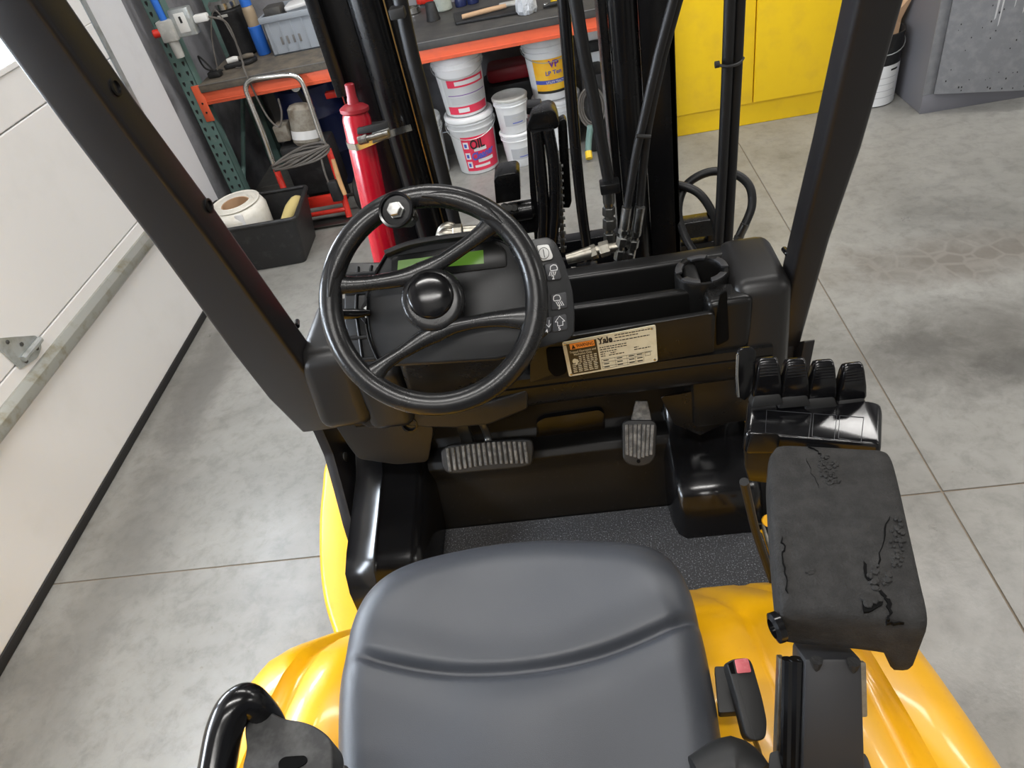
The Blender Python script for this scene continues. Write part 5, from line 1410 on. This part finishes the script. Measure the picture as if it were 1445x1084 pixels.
def bucket(c, r0, r1, h, label, m='bucket_white', lid='bucket_white', handle=True, group='buckets under the workbench'):
    t = thing('bucket', label, 'bucket', c, group)
    hl = h - 0.05 * h / 0.34
    k = h / 0.34
    MB().lathe([(r0 * 0.95, 0), (r0, 0.006), (r0 + (r1 - r0) * 0.8, h * 0.78), (r1 + 0.004, h * 0.785), (r1 + 0.004, h * 0.805), (r1 - 0.001, h * 0.81), (r1, h * 0.87), (r1 + 0.004, h * 0.875), (r1 + 0.004, h * 0.89), (r1, h * 0.895), (r1, h * 0.93)], c, (0, 0, 1), 40).build('bucket_body', m, t, 40)
    MB().lathe([(r1 + 0.002, h * 0.925), (r1 + 0.007, h * 0.93), (r1 + 0.007, h * 0.975), (r1 + 0.002, h * 0.998), (r1 - 0.012, h), (r1 - 0.016, h * 0.985), (0.0005, h * 0.985)], c, (0, 0, 1), 40).build('lid', lid, t, 40)
    if handle:
        for sx in (-1, 1):
            MB().lathe([(0.014, 0), (0.014, 0.007), (0.006, 0.009)], c + V((sx * r1 * 1.0, 0, h * 0.84)), (sx, 0, 0), 12).build('handle_boss', m, t)
        pts = [c + V((math.cos(a) * (r1 + 0.012), -abs(math.sin(a)) * (r1 + 0.012), h * 0.84 - abs(math.sin(a)) * h * 0.18)) for a in [PI * i / 14 for i in range(15)]]
        MB().tube(pts, 0.0022, 6, 1).build('handle', 'galvanised', t)
    return t
c1 = V((-0.553, 4.125, 0))
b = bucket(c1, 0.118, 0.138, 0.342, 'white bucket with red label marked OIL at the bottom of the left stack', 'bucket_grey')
def rat(z): return 0.118 + 0.020 * z / 0.342 * 1.0
AM = 285   # label faces the camera
patch(b, c1, 0.118, 0.138, 0.342, 0.025, 0.235, AM - 44, AM + 58, 0.0012, 'label_red', 'label')
wrap_text(b, 'OIL', c1, 0.133, 0.165, AM - 3, 0.075, 'black_print', 0.02, 0.05, 0.003, 0.085)
patch(b, c1, 0.118, 0.138, 0.342, 0.145, 0.165, AM - 14, AM + 20, 0.002, 'label_white', 'label_stripe')
wrap_text(b, 'Cleaner', c1, 0.131, 0.105, AM + 8, 0.06, 'label_blue', 0.035, 0.15, 0.003, 0.14)
patch(b, c1, 0.118, 0.138, 0.342, 0.075, 0.095, AM - 8, AM + 36, 0.002, 'label_white', 'label_stripe')
patch(b, c1, 0.118, 0.138, 0.342, 0.045, 0.06, AM - 20, AM + 24, 0.002, 'label_white', 'label_stripe')
for z0 in (0.045, 0.10, 0.165):
    patch(b, c1, 0.118, 0.138, 0.342, z0, z0 + 0.04, AM - 40, AM - 26, 0.002, 'label_white', 'label_picture')
    patch(b, c1, 0.118, 0.138, 0.342, z0 + 0.008, z0 + 0.03, AM - 37, AM - 30, 0.0028, 'label_blue', 'label_picture')
c2 = c1 + V((-0.005, 0.01, 0.343))
b = bucket(c2, 0.118, 0.138, 0.325, 'white bucket with red striped label on top of the OIL bucket')
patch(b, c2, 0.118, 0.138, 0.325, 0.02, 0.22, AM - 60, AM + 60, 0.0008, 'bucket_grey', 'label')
patch(b, c2, 0.118, 0.138, 0.325, 0.018, 0.062, AM - 60, AM + 60, 0.0014, 'label_red', 'label_stripe')
patch(b, c2, 0.118, 0.138, 0.325, 0.028, 0.052, AM - 30, AM + 0, 0.002, 'label_white', 'label_panel')
patch(b, c2, 0.118, 0.138, 0.325, 0.168, 0.21, AM - 45, AM + 60, 0.0014, 'label_red', 'label_stripe')
patch(b, c2, 0.118, 0.138, 0.325, 0.178, 0.2, AM - 25, AM + 50, 0.002, 'label_white', 'label_panel')
patch(b, c2, 0.118, 0.138, 0.325, 0.122, 0.126, AM - 50, AM + 60, 0.0014, 'label_purple', 'label_stripe')
for k in range(5):
    patch(b, c2, 0.118, 0.138, 0.325, 0.075 + k * 0.008, 0.078 + k * 0.008, AM - 45, AM + 40, 0.0014, 'label_grey', 'print_line')
c3 = V((-0.295, 4.09, 0))
for k, (lb, g) in enumerate((('small white tub with grey label standing on the floor beside the OIL bucket', 0), ('small white tub with lid stacked on another small tub', 1))):
    ck = c3 + V((-0.006 * k, 0.0, 0.2 * k))
    b = bucket(ck, 0.083, 0.095, 0.2, lb, 'bucket_white', 'lid_grey' if k else 'bucket_white', False)
    patch(b, ck, 0.083, 0.095, 0.2, 0.05, 0.115, AM - 45, AM + 40, 0.001, 'label_grey', 'label')
    for i in range(3): patch(b, ck, 0.083, 0.095, 0.2, 0.063 + i * 0.015, 0.068 + i * 0.015, AM - 15, AM + 25, 0.0016, 'lid_grey' if i else 'label_blue', 'print_line')
c4 = V((-0.045, 4.26, 0))
bucket(c4, 0.118, 0.138, 0.30, 'plain white bucket on the floor under the yellow labelled bucket')
c5 = c4 + V((-0.01, 0, 0.301))
b = bucket(c5, 0.118, 0.138, 0.335, 'white bucket with bright yellow label VP stacked at the right')
A5 = 276
patch(b, c5, 0.118, 0.138, 0.335, 0.045, 0.235, A5 - 50, A5 + 52, 0.001, 'label_yellow', 'label')
patch(b, c5, 0.118, 0.138, 0.335, 0.045, 0.06, A5 - 50, A5 + 52, 0.0016, 'black_print', 'label_stripe')
patch(b, c5, 0.118, 0.138, 0.335, 0.098, 0.12, A5 - 50, A5 + 52, 0.0016, 'label_blue', 'label_stripe')
wrap_text(b, 'VP', c5, 0.132, 0.19, A5 + 5, 0.05, 'label_purple', 0.03, 0, 0.0024)
wrap_text(b, 'UTILITY TRACTOR', c5, 0.128, 0.102, A5 + 8, 0.018, 'label_white', 0.02, 0, 0.0024, 0.12)
wrap_text(b, 'LP Ten', c5, 0.131, 0.15, A5 + 2, 0.032, 'label_blue', 0.02, 0.05, 0.0024, 0.09)
c6 = V((-0.86, 4.14, 0))
b = bucket(c6, 0.118, 0.132, 0.35, 'white bucket half hidden behind the mast hose, left of the stack')
patch(b, c6, 0.118, 0.132, 0.35, 0.13, 0.19, 300, 330, 0.002, 'label_yellow', 'label')
tag(MB().box((-0.48, 4.4, 0.0), (-0.1, 4.66, 0.36), 0.02).build('tool_case', 'black_matte', None), 'black tool case in the dark under the bench behind the tubs', 'case')
tag(MB().box((-0.44, 4.42, 0.37), (-0.14, 4.62, 0.46), 0.03).build('red_case', 'red_dark', None), 'red case, darkened by painted shade, lying on the black tool case under the bench', 'case')  # darker red puts the dimness under the bench into the colour
bpy.data.objects['red_case'].location.z = -0.0095

# --- black tote with strapping coil
TB = thing('storage_tote', 'open black plastic tote on the floor below the rack post', 'tote', (-1.70, 3.43, 0))
o0_ = [V((-1.93, 3.26, 0.001)), V((-1.465, 3.27, 0.001)), V((-1.475, 3.58, 0.001)), V((-1.93, 3.58, 0.001))]
o1_ = [V((-1.965, 3.222, 0.28)), V((-1.405, 3.225, 0.28)), V((-1.435, 3.605, 0.28)), V((-1.965, 3.605, 0.28))]
cz = sum(o1_, V()) / 4
def ins(q, d): 
    c = sum(q, V()) / 4
    return [p + V(((c.x - p.x) / abs(c.x - p.x) * d, (c.y - p.y) / abs(c.y - p.y) * d, 0)) for p in q]
rg_ = [rnd(o0_, 0.03), rnd(o1_, 0.03), rnd(ins(o1_, 0.006), 0.03), [p + V((0, 0, 0.006)) for p in rnd(ins(o0_, 0.006), 0.03)]]
MB().loft(rg_).build('tote_body', 'bin_black', TB, 40)
MB().tube([p for p in rnd([p + V((0, 0, -0.006)) for p in o1_], 0.03, 6)], 0.011, 8, 1, True).build('rim', 'bin_black', TB, 50)
SCo = thing('strapping_coil', 'large white coil of strapping with cardboard core in the black tote', 'coil', (-1.74, 3.42, 0.1))
cxy = V((-1.765, 3.415, 0.10))
MB().lathe([(0.075, 0.0), (0.125, 0.0), (0.142, 0.02), (0.15, 0.19), (0.14, 0.215), (0.125, 0.228), (0.075, 0.228)], cxy, (0.03, -0.06, 1), 44, False).build('coil_body', 'strap_white', SCo, 50)
MB().lathe([(0.072, -0.001), (0.0755, -0.001), (0.0755, 0.229), (0.072, 0.229), (0.07, 0.229), (0.07, 0.0)], cxy, (0.03, -0.06, 1), 36, False).build('core', 'cardboard', SCo)
for k in range(9):
    a = k * 0.7
    MB().tube([cxy + V((math.cos(b_) * (0.082 + 0.006 * k), math.sin(b_) * (0.082 + 0.006 * k), 0.230 + 0.004 * math.cos(b_ + a))) for b_ in [i * PI / 12 for i in range(24)]], 0.0032, 6, 1, True).build('strap_winding', 'strap_white', SCo)
MB().box((-0.012, -0.152, 0.05), (0.03, -0.142, 0.222), 0.003, Matrix.Translation(cxy + V((0.05, 0.004, 0.0)))).build('tie_band', 'label_white', SCo)
MB().lathe([(0.10, -0.08), (0.10, -0.002)], cxy, (0.03, -0.06, 1), 24).build('packing_block', 'cardboard', SCo)
gl = MB().tube([V((-1.52, 3.36, 0.20)), V((-1.49, 3.42, 0.235)), V((-1.47, 3.48, 0.25)), V((-1.465, 3.52, 0.24))], [0.03, 0.038, 0.034, 0.02], 12, 4)
tag(gl.build('work_glove', 'glove_yellow', None), 'dirty yellow work glove tucked into the right side of the tote', 'glove')
gl = bpy.data.objects['work_glove']

# --- hand truck with motor, cable coil
HT = thing('hand_truck', 'red hand truck with bent silver tube handle under the bench end', 'hand truck', (-1.45, 3.74, 0))
yb_, ym_, yt_ = 3.70, 3.80, 3.87
hd = [A(388, 236, y=ym_), A(370, 185, y=ym_ + 0.03), A(352, 140, y=yt_ - 0.01), A(347, 122, y=yt_), A(356, 112, y=yt_), A(385, 108, y=yt_), A(411, 106, y=yt_), A(424, 113, y=yt_), A(432, 130, y=yt_ - 0.01), A(447, 175, y=ym_ + 0.03), A(460, 212, y=ym_)]
hd = [V((p.x, min(p.y, 3.90), p.z)) for p in hd]
MB().tube(hd, 0.0145, 12, 5).build('handle', 'chrome', HT)
MB().tube([A(387, 232, y=ym_), A(396, 255, y=3.77), A(408, 290, y=3.72), V((-1.70, 3.72, 0.02))], 0.018, 10, 2).build('frame_tube', 'red_frame', HT)
MB().tube([A(463, 210, y=ym_), A(478, 255, y=3.74), A(493, 306, y=3.68)], 0.018, 10, 2).build('frame_tube', 'red_frame', HT)
for py, ya in ((284, 3.72), (303, 3.69)):
    a, b = A(433, py + 2, y=ya), A(487, py - 8, y=ya)
    MB().tube([V((-1.69, a.y, a.z)), b], 0.013, 10, 1).build('cross_bar', 'red_frame', HT)
MB().box((-1.66, 3.70, 0.10), (-1.30, 3.725, 0.16), 0.004).build('cross_plate', 'red_frame', HT)
MB().box((-1.66, 3.52 + 0.1, 0.012), (-1.29, 3.72, 0.02), 0.002).build('toe_plate', 'dark_steel', HT)
for x in (-1.735, -1.215):
    MB().lathe([(0.03, -0.022), (0.085, -0.024), (0.098, -0.015), (0.098, 0.015), (0.085, 0.024), (0.03, 0.022)], (x, 3.80, 0.099), (1, 0, 0), 28).build('wheel', 'rubber', HT)
    MB().lathe([(0.06, -0.018), (0.06, 0.018)], (x, 3.80, 0.099), (1, 0, 0), 20).build('wheel_hub', 'lid_grey', HT)
MB().tube([(-1.735, 3.80, 0.099), (-1.215, 3.80, 0.099)], 0.01, 8, 1).build('axle', 'dark_steel', HT)
# welding / pump motor on it
ctr = A(425, 192, y=3.86)
MT = thing('pump_motor', 'worn grey electric motor lying on the hand truck', 'motor', (ctr.x, 4.0, ctr.z - 0.1))
MB().lathe([(0.06, -0.02), (0.075, 0.0), (0.075, 0.17), (0.06, 0.19), (0.03, 0.2)], ctr + V((0.0, 0.06, -0.05)), (0.12, 0.2, 1), 28).build('motor_body', 'motor_grey', MT)
MB().lathe([(0.077, 0.015), (0.077, 0.06)], ctr + V((0.0, 0.06, -0.05)), (0.12, 0.2, 1), 28).build('motor_band', 'label_white', MT)
MB().box((-0.16, -0.02, -0.02), (-0.08, 0.08, 0.07), 0.008, Matrix.Translation(ctr + V((0.0, 0.06, -0.01)))).build('terminal_box', 'motor_grey', MT)
MB().box((-0.17, -0.05, -0.36), (0.12, 0.12, -0.06), 0.02, Matrix.Translation(ctr + V((0.0, 0.08, -0.0)))).build('pump_block', 'black_matte', MT)
MB().box((-0.13, 0.0, 0.001 - ctr.z), (0.1, 0.1, -0.34), 0.01, Matrix.Translation(ctr + V((0.0, 0.1, 0)))).build('pump_stand', 'black_matte', MT)
# cable wound round the handle
CB_ = thing('cable_coil', 'coil of dirty grey cable wound on the hand truck handle', 'cable', A(425, 225, y=3.74))
cc0 = A(424, 222, y=3.695)
for k in range(6):
    pts = [cc0 + V((math.cos(a) * (0.165 + 0.006 * math.sin(3 * a + k)), math.sin(a) * 0.055, 0.05 * math.cos(a) * 0.6 + 0.008 * k - 0.02 + 0.012 * math.sin(2 * a + k))) for a in [i * PI / 10 for i in range(20)]]
    MB().tube(pts, 0.0062, 8, 2, True).build('cable_turn', 'cable_grey', CB_)
pts = [cc0 + V((0.12, -0.03, 0)), cc0 + V((0.115, -0.045, -0.1)), cc0 + V((0.12, -0.05, -0.16))]
MB().tube(pts, 0.006, 8, 3).build('cable_tail', 'cable_grey', CB_)
MB().box((-0.03, -0.02, -0.06), (0.03, 0.02, 0.06), 0.01, Matrix.Translation(cc0 + V((0.135, -0.04, -0.2)))).build('cable_connector', 'black_matte', CB_)
c = A(433, 300, y=3.66)
# leaning tools, gauge, barrels under the bench
wh = MB().tube([A(470, 225, y=3.66), A(478, 252, y=3.64), A(487, 275, y=3.61)], [0.011, 0.014, 0.012], 10, 3)
tag(wh.build('wooden_handle', 'wood', None), 'short wooden tool handle hanging against the red hand truck frame', 'handle')
rbar = MB().tube([A(474, 195, y=3.82), A(468, 240, y=3.80)], 0.016, 8, 1).tube([A(468, 240, y=3.80), A(500, 300, y=3.76)], 0.012, 8, 1)
c = V((-1.5, 4.36, 0))
t = thing('steel_drum', 'dark blue drum standing in the dark under the bench', 'drum', c)
MB().lathe([(0.19, 0), (0.2, 0.01), (0.2, 0.2), (0.207, 0.21), (0.2, 0.22), (0.2, 0.42), (0.207, 0.43), (0.2, 0.44), (0.2, 0.6), (0.19, 0.61), (0.0005, 0.605)], c, (0, 0, 1), 36).build('drum_body', 'dark_blue', t)
c = V((-1.13, 4.35, 0))
t = thing('blue_barrel', 'dark blue barrel with white sticker beneath the orange beam', 'barrel', c)
MB().lathe([(0.14, 0), (0.15, 0.01), (0.15, 0.55), (0.14, 0.58), (0.05, 0.6)], c, (0, 0, 1), 32).build('barrel_body', 'dark_blue', t)
patch(t, c, 0.15, 0.15, 0.6, 0.36, 0.46, 255, 285, 0.002, 'label_white', 'sticker')
c = A(417, 122, y=4.02)
t = thing('pressure_gauge', 'round silver pressure gauge on a black stem behind the handle', 'gauge', c)
MB().lathe([(0.026, 0.012), (0.028, 0.01), (0.028, -0.012), (0.02, -0.015)], c, (0, -1, 0.1), 20).build('gauge_case', 'chrome', t)
MB().lathe([(0.024, 0), (0.0005, 0.0005)], c + V((0, -0.0125, 0.001)), (0, -1, 0.1), 20).build('gauge_face', 'label_white', t)
MB().tube([c + V((0, 0.005, -0.02)), c + V((0.02, 0.06, -0.2)), c + V((0.03, 0.1, -c.z + 0.01))], 0.012, 8, 2).build('gauge_stem', 'black_matte', t)
for k, (px, py, r, lb) in enumerate(((506, 225, 0.1, 'x'),)):
    c = V((-1.10, 3.95, 0))
    t = thing('propane_tank', 'pale green propane tank half hidden behind the red cylinder', 'tank', c)
    MB().lathe([(0.07, 0.0), (0.075, 0.012), (0.06, 0.02), (0.085, 0.04), (0.10, 0.075), (0.10, 0.13), (0.088, 0.16), (0.07, 0.175), (0.09, 0.195), (0.10, 0.235), (0.10, 0.30), (0.08, 0.34), (0.04, 0.36), (0.02, 0.365)], c, (0, 0, 1), 32).build('tank_body', 'pale_green', t)
    MB().lathe([(0.018, 0.36), (0.02, 0.40), (0.012, 0.42)], c, (0, 0, 1), 14).build('valve', 'brass', t)
c = V((-1.2, 3.93, 0))
# small red jack head under the beam
rj = thing('red_jack', 'red bar of a floor jack poking out below the beam', 'jack', V((-1.2, 4.16, 0)))
MB().box((-1.33, 4.10, 0.55), (-1.12, 4.14, 0.585), 0.005).build('jack_bar', 'red_frame', rj)
MB().box((-1.24, 4.105, 0.0), (-1.21, 4.135, 0.552), 0.004).build('jack_post', 'red_frame', rj)
# grey board and dark panel leaning at the back
tag(MB().hexa([(-1.86, 4.56, 0.0), (-1.72, 4.58, 0.0), (-1.72, 4.60, 0.0), (-1.86, 4.58, 0.0)], [(-1.86, 4.59, 0.62), (-1.73, 4.60, 0.62), (-1.73, 4.612, 0.62), (-1.86, 4.602, 0.62)], 0.003).build('grey_board', 'edge_band', None), 'dark grey board leaning on the wall under the bench end', 'board')

# --- right part under / beside the bench: white locker with foam block, black reel
t = thing('white_locker', 'white metal box with black handle under the right end of the bench', 'box', (0.28, 4.45, 0))
MB().box((0.16, 4.30, 0.0), (0.40, 4.58, 0.68), 0.006).build('box_body', 'bucket_white', t)
c = A(832, 66, y=4.28)
MB().box((c.x - 0.055, 4.26, c.z - 0.03), (c.x + 0.11, 4.302, c.z + 0.03), 0.015, None, 3).build('handle', 'black_matte', t)
t = thing('grinder_reel', 'black cable reel box with a grey cable coil on the floor by the pipes', 'reel', V((0.17, 4.05, 0)))
p0 = A(828, 245, z=0.0)
MB().box((0.115, 4.04, 0.0), (0.24, 4.27, 0.44), 0.02).build('reel_case', 'black_matte', t)
for k in range(3):
    MB().tube([V((0.15 + math.cos(a) * (0.05 + 0.012 * k), 4.03 - 0.006 * k, 0.27 + math.sin(a) * (0.09 + 0.012 * k))) for a in [i * PI / 8 for i in range(16)]], 0.006, 8, 2, True).build('cable_loop', 'cable_grey', t)
MB().tube([V((0.13, 4.0, 0.18)), V((0.11, 3.98, 0.1)), V((0.10, 3.95, 0.05))], 0.018, 10, 3).build('plug_grip', 'rack_green', t)
MB().tube([V((0.10, 3.95, 0.05)), V((0.10, 3.92, 0.022))], 0.02, 10, 1).build('plug_end', 'yellow_plug', t)

# --- yellow safety cabinet
YC = thing('safety_cabinet', 'tall bright yellow two door safety cabinet against the back wall', 'cabinet', (1.15, 4.3, 0))
x0, x1, y0 = 0.60, 1.49, 4.06
MB().box((x0, y0, 0.0), (x1, 4.7, 1.7), 0.006).build('cabinet_body', 'cabinet_yellow', YC)
xm = A(1064, 100, y=y0 - 0.02).x
MB().box((x0 + 0.012, y0 - 0.022, 0.13), (xm - 0.0025, y0 + 0.001, 1.66), 0.004).build('door', 'cabinet_yellow', YC)
MB().box((xm + 0.0025, y0 - 0.030, 0.135), (x1 - 0.012, y0 + 0.001, 1.66), 0.004).build('door', 'cabinet_yellow', YC)

# --- grey cabinet with ajar door
GC = thing('steel_cabinet', 'grey steel cabinet with one door ajar and scuffed paint at the right', 'cabinet', (2.3, 4.2, 0))
gx, gy = 1.86, 3.83
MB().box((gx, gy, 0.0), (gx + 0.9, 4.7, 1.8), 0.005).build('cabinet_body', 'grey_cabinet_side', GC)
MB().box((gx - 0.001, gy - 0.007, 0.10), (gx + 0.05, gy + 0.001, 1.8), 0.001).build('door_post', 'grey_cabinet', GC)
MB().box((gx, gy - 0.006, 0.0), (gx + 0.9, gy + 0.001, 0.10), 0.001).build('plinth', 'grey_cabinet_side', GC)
Rz = Matrix.Translation((gx + 0.05, gy - 0.008, 0)) @ Matrix.Rotation(math.radians(-20), 4, 'Z')
gd = MB().box((0, -0.022, 0.105), (0.44, 0, 1.76), 0.004, Rz).build('door', 'grey_cabinet', GC)
for k, (x, z0, z1, w_) in enumerate(((0.19, 0.45, 0.62, 0.006), (0.21, 0.42, 0.58, 0.004), (0.26, 0.50, 0.60, 0.003), (0.30, 0.47, 0.52, 0.003))):
    MB().prism([Rz @ V((x, -0.0226, z0)), Rz @ V((x + w_, -0.0226, z0 + 0.01)), Rz @ V((x + w_ * 1.6, -0.0226, z1)), Rz @ V((x - w_ * 0.4, -0.0226, z1 - 0.01))], Rz.to_3x3() @ V((0, -0.0003, 0))).build('paint_drip', 'paint_chip', gd, 0)
chip = MB()
for k in range(40):
    x, z = random.uniform(0.03, 0.42), 0.12 + random.random() ** 2 * 0.5
    s_ = random.uniform(0.0015, 0.004)
    chip.prism([Rz @ V((x + s_ * math.cos(a), -0.0225, z + s_ * 1.6 * math.sin(a))) for a in (0, 1.3, 2.6, 3.9, 5.1)], Rz.to_3x3() @ V((0, -0.0003, 0)))
chip.build('paint_chips', 'black_print', gd, 0, 'stuff')
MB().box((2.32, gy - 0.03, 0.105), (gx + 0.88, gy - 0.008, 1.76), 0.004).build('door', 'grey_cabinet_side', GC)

# --- paint pail with torn cardboard
c = V((1.70, 4.0, 0))
c = A(1236, 150, z=0.0) + V((0.0, 0.10, 0))
pb_ = thing('paint_pail', 'black and white paint pail beside the yellow cabinet', 'pail', c)
MB().lathe([(0.115, 0), (0.12, 0.005), (0.125, 0.36), (0.129, 0.365), (0.129, 0.378), (0.122, 0.378), (0.122, 0.02)], c, (0, 0, 1), 36, False).build('pail_body', 'black_matte', pb_, 40)
MB().lathe([(0.12, 0.02), (0.0005, 0.02)], c, (0, 0, 1), 36).build('pail_bottom', 'black_matte', pb_)
patch(pb_, c, 0.12, 0.125, 0.36, 0.006, 0.22, 160, 380, 0.002, 'bucket_white', 'label')
for k in range(4): patch(pb_, c, 0.12, 0.125, 0.36, 0.05 + k * 0.035, 0.053 + k * 0.035, 240, 310, 0.0028, 'label_grey', 'print_line')
patch(pb_, c, 0.12, 0.125, 0.36, 0.19, 0.20, 290, 312, 0.0028, 'black_print', 'print_line')
pts = [c + V((math.cos(a) * 0.132, -abs(math.sin(a)) * 0.134, 0.33 - abs(math.sin(a)) * 0.05)) for a in [PI * i / 14 for i in range(15)]]
MB().tube(pts, 0.003, 6, 1).build('handle', 'galvanised', pb_)
cbx = MB()
cbx.prism([c + V((-0.07, -0.03, 0.025)), c + V((0.085, 0.0, 0.025)), c + V((0.115, 0.02, 0.40)), c + V((0.14, -0.02, 0.52)), c + V((0.115, 0.02, 0.49)), c + V((0.135, 0.03, 0.64)), c + V((0.05, 0.04, 0.68)), c + V((-0.06, 0.0, 0.56))], (0.0, 0.006, 0))
cbx.prism([c + V((-0.02, 0.05, 0.30)), c + V((0.105, 0.02, 0.38)), c + V((0.14, -0.02, 0.53)), c + V((0.06, 0.05, 0.47))], (0.0, 0.005, 0.004))
tag(cbx.build('torn_cardboard', 'cardboard', None, 0), 'torn brown cardboard sticking out of the paint pail', 'cardboard')
